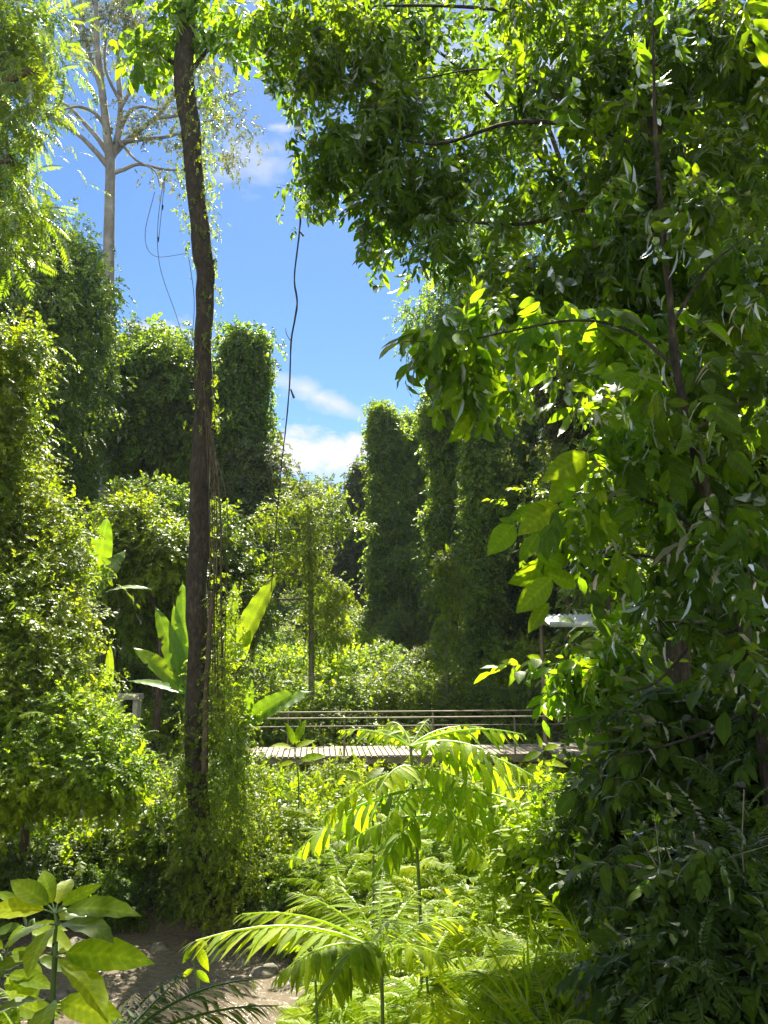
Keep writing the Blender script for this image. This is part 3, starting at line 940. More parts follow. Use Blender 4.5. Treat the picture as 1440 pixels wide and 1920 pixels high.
leafy_tree('creeper_covered_tree', 'low rounded tree lit pale green at the hunched tower foot', 37.0, (470, 1100), [((470, 1000), (475, 900), (485, 860))],
           [ell(490, 875, 30, 35, 37, 1), ell(470, 930, 40, 50, 37, 1.2), ell(440, 960, 40, 50, 36, 1.2)], 'tiny', 'far', 150, 6, .5, .8, r_px=6)

# tall towers, centre right: one entry each
TOWERS = [
    # axis px (bottom -> top)                                   Y   radii px              n    label
    ([(716, 1200), (714, 1050), (712, 930), (712, 830), (714, 768)], 50, (34, 28, 25, 25, 16), 1900, 'slim creeper tower with a rounded top, tallest beside the open sky'),
    ([(770, 1200), (768, 1050), (764, 940), (766, 850), (775, 790)], 52, (42, 36, 30, 32, 20), 1800, 'lumpy creeper tower second from the open sky, lower and bushier'),
    ([(835, 1200), (832, 1040), (832, 900), (834, 800), (836, 735)], 44, (34, 30, 30, 34, 26), 2100, 'straight dark creeper tower third from the open sky'),
    ([(905, 1230), (902, 1060), (900, 900), (897, 780), (905, 690)], 36, (42, 37, 33, 32, 26), 2300, 'broad dark creeper tower, fourth from the open sky, nearest of the row'),
    ([(680, 1150), (676, 1040), (674, 950), (678, 880)], 62, (26, 24, 22, 14), 900, 'short bluish creeper tower at the left end of the row'),
    ([(1010, 1230), (1006, 1050), (1002, 850), (1000, 640)], 40, (40, 36, 34, 30), 2000, 'shaded creeper tower half hidden behind the big-leaved branches'),
    ([(1110, 1230), (1110, 1000), (1105, 800), (1100, 600)], 34, (80, 70, 75, 70), 2600, 'wide creeper tower hidden behind the right-hand foliage'),
]
for axis, Y, rp, n, lab in TOWERS:
    kf = Y / F_PX
    b = base_at(axis[0][0], axis[0][1], Y)
    t = thing('creeper_covered_tree', b, lab, 'tree', 'creeper towers right of the open sky')
    ax = [b - np.array((0, 0, .3))] + [at(*q, Y) for q in axis[1:]]
    rr = [r * kf * .78 for r in rp]
    mb = MB(); tube(mb, ax, [r * .14 for r in rr], 8, 5, .2); mb.build('trunk', M['bark_dark'], t, b)
    mb = MB()
    curtain(mb, 'creeper', ax, [r * .60 for r in rr], int(n * .42), .92 * (Y / 44) ** .6, 22, seed=axis[0][0] * .1, fuzz=.2, droop=.5)
    mops(mb, 'creeper', ax, rr, 60, 5, .25, .82 * (Y / 44) ** .6, lo=.12, w=(.28, .6), h=(.4, 1.4), reach=(.35, 1.05))
    foliage(mb, 'creeper', [(ax[-1], np.array((rr[-1] * 1.15, rr[-1] * 1.15, rr[-1] * .9)), 1)], 30, 6, .35, .6, droop=.9, shell=.7)
    mb.build('crown', M['tower' if Y < 60 else 'far'], t, b)

# trees above the row on the right
leafy_tree('broad_tree', 'tall shaded tree rising behind the creeper towers at the edge of the sky', 40.0, (900, 1150), [((880, 900), (870, 650), (860, 520))],
           [ell(850, 560, 62, 70, 40, 2), ell(800, 600, 32, 45, 40, 1.5), ell(910, 520, 90, 110, 41, 3), ell(850, 660, 80, 60, 40, 2), ell(1000, 480, 120, 140, 42, 3), ell(930, 660, 90, 90, 41, 3)],
           'creeper', 'vine', 420, 6, .5, .72, droop=.6, shell=.5, r_px=12)
leafy_tree('broad_tree', 'pale dry-leaved tree glimpsed between the towers and the near leaves', 26.0, (1060, 1150), [((1060, 950), (1055, 800), (1050, 720))],
           [ell(1050, 720, 55, 70, 26, 1.4), ell(1090, 800, 45, 60, 26, 1.2)], 'tiny', 'emergent', 170, 6, .35, .55, droop=.9, shell=.8, r_px=8)
leafy_tree('broad_tree', 'dense dark tree at the back of the right-hand thicket', 24.0, (1300, 1200), [((1290, 900), (1280, 500), (1290, 200))],
           [ell(1250, 600, 240, 240, 24, 3), ell(1330, 250, 260, 250, 24, 3), ell(1200, 960, 200, 170, 24, 2.5), ell(1400, 900, 180, 220, 24, 2.5), ell(1250, 1130, 160, 110, 23, 2)],
           'tiny', 'mid', 900, 6, .5, .85, droop=.6, shell=.5, r_px=20)

# centre: slim tree with pale horizontal branches, hung with creeper
def slim_tree():
    Y = 29.5
    b = base_at(585, 1280, Y)
    t = thing('slim_vine_tree', b, 'slim creeper-hung tree with pale level side branches, centre of the clearing', 'tree')
    mb = MB()
    tube(mb, [b - np.array((0, 0, .2)), at(584, 1200, Y), at(582, 1060, Y), at(578, 940, Y)], [.13, .11, .09, .05], 8, 5, .15)
    for pts in (((578, 990), (530, 992), (470, 993)), ((580, 994), (640, 994), (704, 986)), ((580, 1082), (545, 1078), (505, 1075)), ((582, 1060), (615, 1100), (650, 1112)), ((580, 960), (610, 945), (640, 940)), ((580, 1120), (540, 1124), (510, 1122))):
        tube(mb, [at(*q, Y + .3 * i) for i, q in enumerate(pts)], [.06, .05, .03], 6, 4, .1)
    mb.build('trunk', M['twig'], t, b)
    mb = MB()
    mops(mb, 'tiny', [at(590, 1230, Y), at(592, 1120, Y), at(583, 1030, Y), at(578, 930, Y)], [.45, .5, .4, .4], 22, 4, .12, .30, reach=(.4, 1.5))
    mops(mb, 'tiny', [at(628, 1220, Y), at(628, 1150, Y), at(620, 1090, Y)], [.4, .5, .35], 11, 4, .12, .30, reach=(.4, 1.5))
    curtain(mb, 'tiny', [at(592, 1240, Y), at(592, 1120, Y), at(585, 1030, Y), at(578, 930, Y)], [.2, .26, .24, .24], 300, .36, 9, seed=41, fuzz=.14)
    curtain(mb, 'tiny', [at(625, 1230, Y), at(628, 1150, Y), at(620, 1090, Y)], [.18, .28, .2], 140, .36, 7, seed=42, fuzz=.14)
    es = [ell(560, 948, 55, 16, Y, .8), ell(615, 938, 42, 14, Y, .8), ell(500, 962, 28, 12, Y, .6), ell(640, 985, 50, 10, Y, .6, 2), ell(515, 992, 50, 10, Y, .6, 2), ell(540, 1078, 40, 8, Y, .5, 2), ell(640, 1110, 25, 15, Y, .5), ell(535, 1040, 30, 30, Y, .8)]
    foliage(mb, 'tiny', es, 130, 4, .18, .40, droop=.3, shell=.8)
    mb.build('crown', M['olive'], t, b)


slim_tree()
leafy_tree('snag', 'short hooked stump wrapped in creeper in front of the nearest dark tower', 30.0, (836, 1200), [((836, 1160), (836, 1100), (828, 1050))],
           [ell(830, 1055, 18, 14, 30, .35)], 'tiny', 'olive', 22, 5, .18, .4, bark='twig', r_px=2.5,
           curt=[('tiny', [at(838, 1250, 30), at(838, 1120, 30), at(832, 1050, 30)], [.42, .45, .36], 220, .34, dict(strands=8, seed=51, fuzz=.12)),
                 ('tiny', [at(838, 1220, 30), at(838, 1120, 30), at(832, 1050, 30)], [.5, .5, .42], 34, 4, dict(mop=1, clump=.1, size=.30, reach=(.3, 1.3)))], cat='stump')

# hill of smothered trees behind the dark trunk
MID = [
    ('rounded smothered tree sunlit on top, left of the dark trunk above the banana leaves', 30, (300, 1150), [ell(312, 940, 38, 28, 30, 1.3), ell(295, 1005, 62, 45, 29.5, 1.8), ell(290, 1080, 80, 80, 30, 2), ell(250, 960, 50, 40, 31, 1.5)], 'vine', 430, 'tiny'),
    ('yellow-green bushy tree under the smothered hill, touching the dark trunk from the left', 25, (300, 1200), [ell(255, 985, 42, 40, 25, 1.2), ell(320, 1040, 45, 60, 25, 1.4), ell(240, 1060, 40, 60, 25, 1.2)], 'olive', 260, 'tiny'),
    ('sunlit sloping bushy tree right of the dark trunk under the hunched tower', 28, (440, 1200), [ell(415, 1000, 28, 35, 28, 1.1), ell(430, 1070, 38, 45, 27.5, 1.2), ell(450, 1150, 40, 50, 27, 1.2), ell(400, 1110, 40, 70, 27.5, 1.3)], 'mid', 300, 'tiny'),
    ('round-crowned tree low in the middle gap under the clouds', 55, (520, 1150), [ell(520, 960, 45, 38, 55, 3), ell(560, 940, 40, 30, 56, 3), ell(500, 1010, 50, 60, 54, 3)], 'far', 260, 'creeper'),
    ('bluish far tree closing the middle gap, next to the short tower', 68, (620, 1150), [ell(620, 950, 40, 34, 68, 3), ell(650, 990, 40, 50, 66, 3), ell(590, 970, 50, 50, 68, 3), ell(640, 1060, 50, 70, 62, 3)], 'far', 300, 'creeper'),
    ('dark hollow-looking bushy tree left of the dark trunk at mid height', 27, (220, 1200), [ell(240, 1130, 70, 70, 27, 1.5), ell(190, 1090, 50, 80, 27, 1.5), ell(310, 1150, 60, 60, 28, 1.5)], 'vine', 300, 'tiny'),
]
for lab, Y, bp, es, mat, n, kind in MID:
    leafy_tree('bushy_tree', lab, Y, bp, [((bp[0], bp[1] - 20), (es[0][0][0] / Y * F_PX + 720, bp[1] - 120))], es, kind, mat, n, 6, .011 * Y, .62 * (Y / 30) ** .7, r_px=7, shell=.6, droop=.35, rough=.38, group='bushy trees on the rising ground')

# left bank: tall sunlit bushes
LEFTB = [
    ('sunlit creeper-draped bush rising to the tall dark tree, left edge', 17, (-10, 1300), [ell(10, 680, 70, 70, 17, 1.2), ell(45, 650, 40, 50, 17, .8), ell(-20, 760, 80, 90, 17, 1.2), ell(-40, 860, 90, 90, 17, 1.2)], 'olive', 300, 'tiny', .40),
    ('big yellow-green leafy bush at the left edge, level with the banana leaf', 16, (40, 1350), [ell(10, 905, 72, 70, 18.5, 1.1), ell(68, 985, 60, 60, 17.7, 1.0), ell(112, 1060, 48, 60, 17, .9), ell(0, 1040, 90, 80, 17, 1.0), ell(50, 1120, 80, 60, 16, 1.0), ell(105, 1180, 55, 55, 15.6, .9), ell(10, 1190, 70, 60, 15.4, .9), ell(85, 1270, 80, 60, 14.9, .9), ell(10, 1290, 70, 60, 14.8, .9)], 'olive', 1000, 'tiny', .36),
    ('leafy bush below the yellow-green bush at the left edge, half in shade', 14.5, (60, 1450), [ell(50, 1350, 70, 60, 14.4, .8), ell(-20, 1370, 70, 80, 14.3, .9), ell(150, 1370, 70, 50, 14.2, .8), ell(70, 1440, 90, 50, 13.7, .8), ell(-10, 1460, 70, 60, 13.6, .8), ell(190, 1450, 70, 50, 13.6, .7)], 'bright', 900, 'tiny', .34),
]
for lab, Y, bp, es, mat, n, kind, sz in LEFTB:
    kind = [(kind, .72, 1), ('oval', .25, .62), ('feather', .06, 1.3)]
    leafy_tree('tall_bush', lab, Y, bp, [((bp[0], bp[1] - 60), (es[0][0][0] / Y * F_PX + 720, bp[1] - 260))], es, kind, mat, n, 6, .2, sz, r_px=9, shell=.6, droop=.3, rough=.38, cat='bush', group='tall bushes on the left bank')

# ------------------------------------------------------------------ near trees on the right
def sun_gap(P):
    """Keeps most of a bough out of the way of the sun on the lit leaves of the leaning tree."""
    q = P + (5.0 - P[:, 1:2]) / sv[1] * np.array(sv)
    hit = (((q[:, 0] - 1.15) / .95) ** 2 + ((q[:, 2] - 5.8) / 1.1) ** 2 < 1) | (((q[:, 0] - .8) / .9) ** 2 + ((q[:, 2] - 7.0) / .5) ** 2 < 1)
    low = ((q[:, 0] - .8) / 1.1) ** 2 + ((q[:, 2] + .6) / 3.2) ** 2 < 1          # and on the ferns of the clearing
    r = RNG.random(len(P))
    return (~hit | (r < .07)) & (~low | (r < .35))


def near_tree():
    Y = 8.0
    b = base_at(1280, 1600, Y)
    t = thing('overhanging_tree', b, 'near broadleaf tree on the right whose dark leafy boughs overhang the whole top', 'tree')
    mb = MB()
    P, R = path_px([(1272, 1350), (1266, 1150), (1262, 900), (1258, 650), (1248, 480), (1230, 300), (1222, 100), (1215, -150)], Y, [26, 24, 20, 18, 16, 15, 13, 9])
    tube(mb, [b - np.array((0, 0, .3))] + P, [.22] + R, 11, 5, .15, 5)
    # boughs
    for pts, r in ((((1225, 150), (1100, 60), (950, 20), (760, 10), (560, 20)), 8), (((1230, 300), (1100, 240), (960, 230), (820, 270), (700, 250), (610, 240)), 7), (((1240, 420), (1120, 390), (980, 420), (840, 410), (740, 380)), 6),
                   (((1250, 560), (1140, 520), (1020, 500), (900, 520)), 5), (((1250, 600), (1330, 480), (1420, 380)), 6), (((1222, 100), (1300, 20), (1400, -40)), 6), (((1100, 240), (1000, 150), (900, 130), (780, 150)), 4),
                   (((1256, 620), (1340, 640), (1440, 700)), 5)):
        n = len(pts)
        tube(mb, [at(*q, Y + .5 * i * (1 if pts[-1][0] < 900 else .3)) for i, q in enumerate(pts)], list(np.linspace(r, 1.6, n) * Y / F_PX), 6, 5, .1)
    mb.build('trunk', M['bark_dark'], t, b)
    mb = MB()
    hang = [ell(520, 40, 90, 65, 10, .8), ell(640, 70, 110, 90, 10, 1), ell(600, 110, 60, 60, 10, .6), ell(760, 110, 110, 110, 10, 1), ell(640, 280, 75, 70, 10, .8), ell(600, 330, 40, 55, 10, .5), ell(720, 250, 80, 90, 10, .8), ell(760, 380, 80, 80, 10, .8),
            ell(720, 440, 40, 45, 10, .5), ell(840, 320, 80, 90, 10, .8), ell(860, 180, 90, 90, 9.5, .8), ell(850, 450, 50, 60, 9.5, .6), ell(860, 40, 110, 70, 10, 1)]
    foliage(mb, 'hang', hang, 360, 5, .18, .30, droop=1.1, shell=.85, out=.5, cond=sun_gap)
    up = [ell(1000, 330, 110, 100, 9, .8), ell(980, 60, 90, 50, 9, .8), ell(1120, 170, 120, 130, 8.5, .9), ell(1280, 120, 150, 120, 8, .9), ell(1400, 90, 120, 120, 7.5, .9), ell(1180, 350, 140, 120, 8, .9), ell(1340, 330, 130, 130, 7.5, .9), ell(1060, 480, 110, 80, 8, .8),
          ell(960, 520, 90, 60, 8, .7), ell(1200, 520, 130, 90, 7.5, .8), ell(1380, 520, 110, 110, 7, .8), ell(1100, -60, 400, 70, 8.5, 1.2), ell(1130, 620, 110, 70, 7.5, .8), ell(1320, 680, 130, 90, 7.5, .8), ell(1000, 170, 80, 70, 10.5, .7), ell(930, 260, 70, 60, 10.5, .7), ell(1060, 20, 100, 50, 10, .7)]
    foliage(mb, 'hang', up, 430, 5, .17, .33, droop=.9, shell=.85, out=.6, cond=sun_gap)
    # unseen extension of the crown, added overhead to cut skylight on near leaves
    over = [((3.5, 4.0, 11.5), np.array((3.5, 3.0, 2.2)), 1), ((5.5, 1.0, 10.5), np.array((3.5, 4.0, 2.6)), 1), ((1.0, -1.5, 11.0), np.array((4.0, 3.0, 2.2)), 1), ((6.5, 5.0, 9.0), np.array((2.2, 2.5, 2.5)), .6)]
    foliage(mb, 'hang', over, 420, 6, .4, .30, droop=.8, shell=.9, out=.6)
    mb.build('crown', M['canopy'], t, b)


def leaning_sapling():
    Y = 4.8
    b = base_at(1460, 1800, Y)
    t = thing('leaning_tree', b, 'slender bowed trunk at the right edge with long drooping lit leaves reaching left', 'tree')
    mb = MB()
    P, R = path_px([(1452, 1600), (1440, 1450), (1420, 1320), (1395, 1180), (1355, 1040), (1325, 930), (1295, 810), (1268, 690), (1256, 560), (1240, 400), (1228, 220), (1224, 40)], Y, [14, 13.5, 13, 12, 11, 10, 9, 8, 7, 5.5, 4, 2])
    tube(mb, [b - np.array((0, 0, .2))] + P, [.06] + R, 10, 6, .22, 7)
    br = [((1355, 1040), (1260, 960), (1160, 930), (1060, 940), (960, 980)), ((1325, 930), (1240, 850), (1160, 830), (1100, 850)), ((1375, 1100), (1280, 1060), (1180, 1040), (1080, 1060), (1010, 1080)),
          ((1268, 690), (1180, 620), (1080, 600), (960, 620), (860, 640), (760, 640)), ((1295, 810), (1380, 760), (1440, 720)), ((1265, 600), (1330, 500), (1420, 430)), ((1395, 1180), (1310, 1200), (1230, 1280), (1160, 1300)), ((1420, 1320), (1330, 1370), (1240, 1400), (1150, 1420))]
    for i, pts in enumerate(br):
        tube(mb, [at(*q, Y + (.25 if i == 3 else .12) * j) for j, q in enumerate(pts)], list(np.linspace(.014, .005, len(pts))), 5, 4)
    mb.build('trunk', M['bark_dark'], t, b)
    mb = MB()
    es = [ell(1180, 900, 80, 60, 5.0, .3), ell(1110, 950, 50, 40, 5.05, .25), ell(1130, 1040, 50, 40, 5.05, .3), ell(1160, 790, 70, 60, 5.0, .3)]
    foliage(mb, 'broad', es, 30, 3, .09, .22, droop=.75, shell=.9, out=.5)
    # the spray of single leaves that catches the sun, base -> tip
    spray = [((962, 985), (923, 1030)), ((965, 980), (938, 972)), ((1025, 952), (955, 972)), ((1045, 945), (985, 985)), ((1105, 850), (1022, 893)), ((1100, 862), (1040, 930)), ((1140, 815), (1085, 832)), ((1062, 1040), (970, 1103)),
             ((1035, 1085), (976, 1140)), ((1030, 1130), (988, 1182)), ((1005, 1040), (1058, 1056)), ((1110, 1008), (1066, 1036)), ((1160, 948), (1100, 975)), ((1205, 912), (1158, 935)), ((1268, 842), (1232, 884)), ((1165, 968), (1125, 1010)),
             ((1195, 700), (1140, 735)), ((1180, 690), (1120, 700)), ((1200, 760), (1160, 800)), ((1240, 720), (1200, 690)), ((1010, 1000), (975, 1050)), ((1080, 1100), (1040, 1075))]
    P = np.array([at(a_[0], a_[1], 4.95 + RNG.uniform(-.12, .12)) for a_, b_ in spray])
    Q = np.array([at(b_[0], b_[1], 4.95 + RNG.uniform(-.16, .16)) for a_, b_ in spray])
    for tp in SP_BIG:
        k = RNG.random(len(P)) < .5 if tp is SP_BIG[0] else ~k
        mb.add(*scatter(tp, P[k], (Q - P)[k], np.array((0, -1.0, .25)) + rv(int(k.sum()), .22), np.linalg.norm((Q - P)[k], axis=1) * 1.05, base=RNG.uniform(.35, .9, int(k.sum()))))
    # a bough high up that hangs into the gap, with big dark leaves at its tip
    es = [ell(1020, 600, 70, 40, 5.8, .3), ell(930, 640, 60, 35, 6.0, .3), ell(850, 640, 50, 35, 6.1, .3), ell(780, 630, 35, 25, 6.1, .2), ell(760, 690, 25, 20, 6.1, .15), ell(1150, 640, 80, 45, 5.5, .35), ell(870, 690, 40, 30, 6.0, .2), ell(980, 690, 40, 30, 6, .2)]
    foliage(mb, 'broad', es, 40, 3, .11, .30, droop=1.0, shell=.9, out=.4)
    mb.build('crown', M['sapling'], t, b)
    mb = MB()
    es = [ell(1330, 760, 110, 120, 5.2, .4), ell(1420, 900, 80, 150, 5.0, .4), ell(1290, 960, 80, 90, 5.3, .35), ell(1330, 1130, 100, 80, 5.2, .35), ell(1430, 650, 60, 120, 5.0, .4), ell(1230, 1060, 60, 70, 5.4, .35), ell(1230, 660, 70, 70, 5.6, .35), ell(1390, 480, 80, 80, 5.4, .4), ell(1290, 760, 50, 60, 4.5, .15), ell(1350, 1000, 50, 70, 4.4, .15), ell(1400, 1260, 50, 60, 4.4, .15), ell(1240, 420, 60, 80, 4.8, .2)]
    foliage(mb, 'broad', es, 88, 3, .11, .25, droop=.8, shell=.9, out=.5)
    mb.build('inner_foliage', M['dark'], t, b)  # leaves of the same tree, shade put into a darker leaf colour


near_tree()
leaning_sapling()

# dark undergrowth of the right-hand thicket: separate shrubs
THICKET = [
    ('leafy shrub with drooping lit leaves in front of the pale roof, right', 7.0, (1130, 1500), [ell(1100, 1245, 45, 25, 7, .35), ell(1060, 1262, 32, 22, 7, .3), ell(1160, 1235, 45, 30, 7, .35), ell(1165, 1300, 35, 40, 7, .35)], 'sapling', 44, 'broad', .26),
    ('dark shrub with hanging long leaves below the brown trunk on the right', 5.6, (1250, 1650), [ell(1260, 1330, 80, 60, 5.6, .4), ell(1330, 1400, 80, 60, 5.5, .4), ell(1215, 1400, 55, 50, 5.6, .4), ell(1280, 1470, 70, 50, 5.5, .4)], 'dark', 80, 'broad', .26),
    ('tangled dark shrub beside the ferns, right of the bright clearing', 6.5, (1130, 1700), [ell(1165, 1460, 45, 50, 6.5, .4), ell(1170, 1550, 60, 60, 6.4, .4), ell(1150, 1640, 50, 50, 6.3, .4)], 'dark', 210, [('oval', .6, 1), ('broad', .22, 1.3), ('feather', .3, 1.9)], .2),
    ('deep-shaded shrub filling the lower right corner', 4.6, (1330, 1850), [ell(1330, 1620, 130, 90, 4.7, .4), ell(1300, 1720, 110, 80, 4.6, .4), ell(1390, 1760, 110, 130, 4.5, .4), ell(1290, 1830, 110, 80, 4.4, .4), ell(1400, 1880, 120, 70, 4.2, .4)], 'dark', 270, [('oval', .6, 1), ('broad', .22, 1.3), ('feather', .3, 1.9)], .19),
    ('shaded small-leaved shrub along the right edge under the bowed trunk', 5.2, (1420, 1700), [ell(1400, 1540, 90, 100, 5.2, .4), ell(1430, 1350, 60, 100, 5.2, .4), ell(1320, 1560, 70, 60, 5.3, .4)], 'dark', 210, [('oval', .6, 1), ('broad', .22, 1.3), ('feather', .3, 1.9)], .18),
    ('shaded thicket bush behind the roof, right of the footbridge end', 14.0, (1230, 1400), [ell(1240, 1330, 80, 60, 14, 1), ell(1350, 1250, 100, 100, 14, 1), ell(1190, 1400, 45, 40, 13, .8), ell(1400, 1150, 120, 160, 14, 1), ell(1260, 1100, 50, 50, 15, .8)], 'mid', 420, 'tiny', .42),
    ('thicket bush behind the bowed trunk at eye level, right edge', 9.0, (1400, 1400), [ell(1380, 1020, 110, 130, 9, .8), ell(1300, 900, 90, 110, 9.5, .8), ell(1420, 800, 90, 120, 9, .8), ell(1200, 760, 80, 80, 9.5, .7), ell(1340, 1200, 110, 90, 9, .8)], 'dark', 300, [('oval', .6, 1), ('broad', .22, 1.3), ('feather', .3, 1.9)], .27),
    ('low lit shrub at the edge of the thicket, right of the fern fronds', 7.2, (1060, 1700), [ell(1030, 1560, 50, 45, 7.2, .4), ell(1075, 1600, 45, 45, 7.1, .4), ell(1010, 1620, 40, 35, 7.2, .4)], 'bright', 110, 'oval', .22),
]
for lab, Y, bp, es, mat, n, kind, sz in THICKET:
    leafy_tree('thicket_shrub', lab, Y, bp, [((bp[0], bp[1] - 60), (es[0][0][0] / Y * F_PX + 720, bp[1] - 220)), ((bp[0] + 20, bp[1] - 30), (bp[0] + 60, bp[1] - 190))], es, kind, mat, n, 5, .014 * Y, sz, r_px=7, shell=.8, droop=.7, cat='shrub', group='shrubs of the right-hand thicket')


# ------------------------------------------------------------------ banana plants, liana, footbridge
def banana_leaf(length, width, droop=.5, fold=.25, n=30):
    V, Fq, Mm = [], [], []
    for i in range(n + 1):
        t = i / n
        h = width / 2 * max(.03, math.sin(math.pi * min(1, .06 + .94 * t) ** .8) ** .55)
        c = -droop * length * t ** 2.2
        y = length * (t - .25 * droop * t ** 3)
        rip = .025 * width * math.sin(i * 1.3)
        hl, hr = h, h
        if 2 < i < n - 1:
            hl *= 1 - .4 * (random.random() < .06); hr *= 1 - .4 * (random.random() < .06)
        for u in (-1, -.5, 0, .5, 1):
            h = hl if u < 0 else hr
            V.append((u * h, y - abs(u) * .05 * length, c + fold * abs(u) * h + (rip if abs(u) == 1 else rip * .3)))
            Mm.append(abs(u))
    for i in range(n):
        for j in range(4):
            a = i * 5 + j
            Fq.append((a, a + 1, a + 6, a + 5))
    V = np.array(V)
    Fq = np.array(Fq)
    F3 = np.concatenate((Fq[:, (0, 1, 2)], Fq[:, (0, 2, 3)]))
    return V, F3, np.stack((np.array(Mm), V[:, 1] / length), 1)


def banana_plant(label, foot, crown, leaves, mat='banana'):
    """leaves: (tip position, width, droop, up hint)."""
    foot = np.asarray(foot, float); crown = np.asarray(crown, float)
    t = thing('banana_plant', foot, label, 'plant', 'banana plants in the clearing')
    mb = MB(); tube(mb, [foot - np.array((0, 0, .2)), foot * .5 + crown * .5 + np.array((.03, 0, 0)), crown], [.13, .11, .06], 9, 5, .05)
    mb.build('stem', M['stem_green'], t, foot)
    for tip, w, dr, up in leaves:
        tip = np.asarray(tip, float)
        v = tip - crown; Ln = np.linalg.norm(v)
        st = crown + v * .16
        d = nrm(v + np.array((0, 0, dr * Ln * .8)))
        mb = MB()
        mb.add(*scatter(banana_leaf(1, w / Ln, dr), [st], [d], [up], [Ln * .92]))
        tube(mb, [crown - d * .1, st, st + d * .15 * Ln], [.035, .025, .018], 6, 3, cap=False)
        mb.build('leaf', M[mat], t, foot)
    return t


def bananas():
    Y = 16.3
    f = base_at(345, 1380, Y); c = at(352, 1300, Y)
    banana_plant('banana plant behind the dark trunk with five broad upright leaves on its left', f, c,
                 [(at(252, 1218, Y - .4), .44, .22, (.5, -.9, .6)), (at(292, 1142, Y), .46, .12, (.4, -1, .3)), (at(342, 1100, Y + .5), .5, .03, (.2, -1, .1)), (at(326, 1140, Y + .3), .34, .03, (.2, -1, .1)), (at(242, 1275, Y + .4), .3, .15, (.2, -.5, 1))])
    f = base_at(430, 1400, Y - .6); c = at(428, 1260, Y - .6)
    banana_plant('banana plant right of the dark trunk with tall raised leaves', f, c,
                 [(at(510, 1085, Y - .8), .60, .08, (-.55, -.9, .2)), (at(440, 1098, Y - .3), .30, .03, (.1, -1, .1)), (at(470, 1190, Y - 1.0), .34, .1, (.5, -.9, .2))])
    f = base_at(452, 1450, Y - 1.6); c = at(450, 1360, Y - 1.6)
    banana_plant('low banana plant with two dark level leaves above the footbridge rail', f, c,
                 [(at(586, 1298, Y - 1.2), .42, .22, (.1, -.75, .8)), (at(552, 1302, Y - 2.0), .42, .12, (.2, -.9, .6)), (at(470, 1275, Y - 1.6), .34, .05, (0, -1, .1)), (at(452, 1270, Y - 1.4), .26, .02, (.1, -1, 0))])
    Y = 22.0
    f = base_at(165, 1250, Y); c = at(172, 1120, Y)
    banana_plant('banana plant beyond the left bushes with one upright glowing leaf', f, c,
                 [(at(200, 976, Y), .75, .04, (.25, -1, .1)), (at(275, 1098, Y - .6), .42, .3, (0, -.35, 1)), (at(235, 1030, Y + .4), .6, .25, (.3, -.8, .8)), (at(130, 1040, Y + .4), .5, .2, (-.3, -.8, .6))])
    Y = 18.0
    f = base_at(205, 1330, Y); c = at(204, 1300, Y)
    banana_plant('young banana shoot with a single narrow upright leaf near the pale slab', f, c, [(at(206, 1214, Y), .22, .02, (.4, -1, 0)), (at(190, 1245, Y), .14, .05, (.2, -1, .2))])


def liana():
    Y = 12.0
    pts = [(578, 150), (574, 250), (566, 350), (562, 430), (552, 520), (557, 570), (546, 640), (543, 720), (536, 800), (527, 880), (520, 960), (514, 1040), (508, 1110)]
    o = at(545, 640, Y)
    t = thing('hanging_liana', o, 'thin dark liana hanging slack from the overhead bough across the open sky', 'vine')
    mb = MB()
    tube(mb, [at(*p, Y + .15 * math.sin(i)) for i, p in enumerate(pts)], [.009, .010, .013, .015, .014, .016, .014, .012, .011, .010, .009, .008, .007], 7, 6, .35, 2)
    for q, d in (((545, 730), (551, 746)), ((563, 435), (569, 442)), ((561, 380), (570, 372))):
        tube(mb, [at(*q, Y), at(*d, Y)], [.012, .022], 5, 2)
    tube(mb, [at(546, 640, Y), at(538, 628, Y), at(535, 615, Y)], [.008, .006, .003], 4, 3)
    mb.build('stem', M['bark_dark'], t, o)
    mb = MB()
    P = np.array([at(x + RNG.uniform(-10, 14), y, Y) for x, y in [(574, 190), (578, 215), (572, 240), (569, 300), (566, 330), (563, 395), (580, 180)]])
    put(mb, 'oval', P, rv(len(P)) + np.array((0, 0, -.6)), rv(len(P)) + np.array((0, -1, .3)), np.full(len(P), .16))
    mb.build('leaves', M['bright'], t, o)


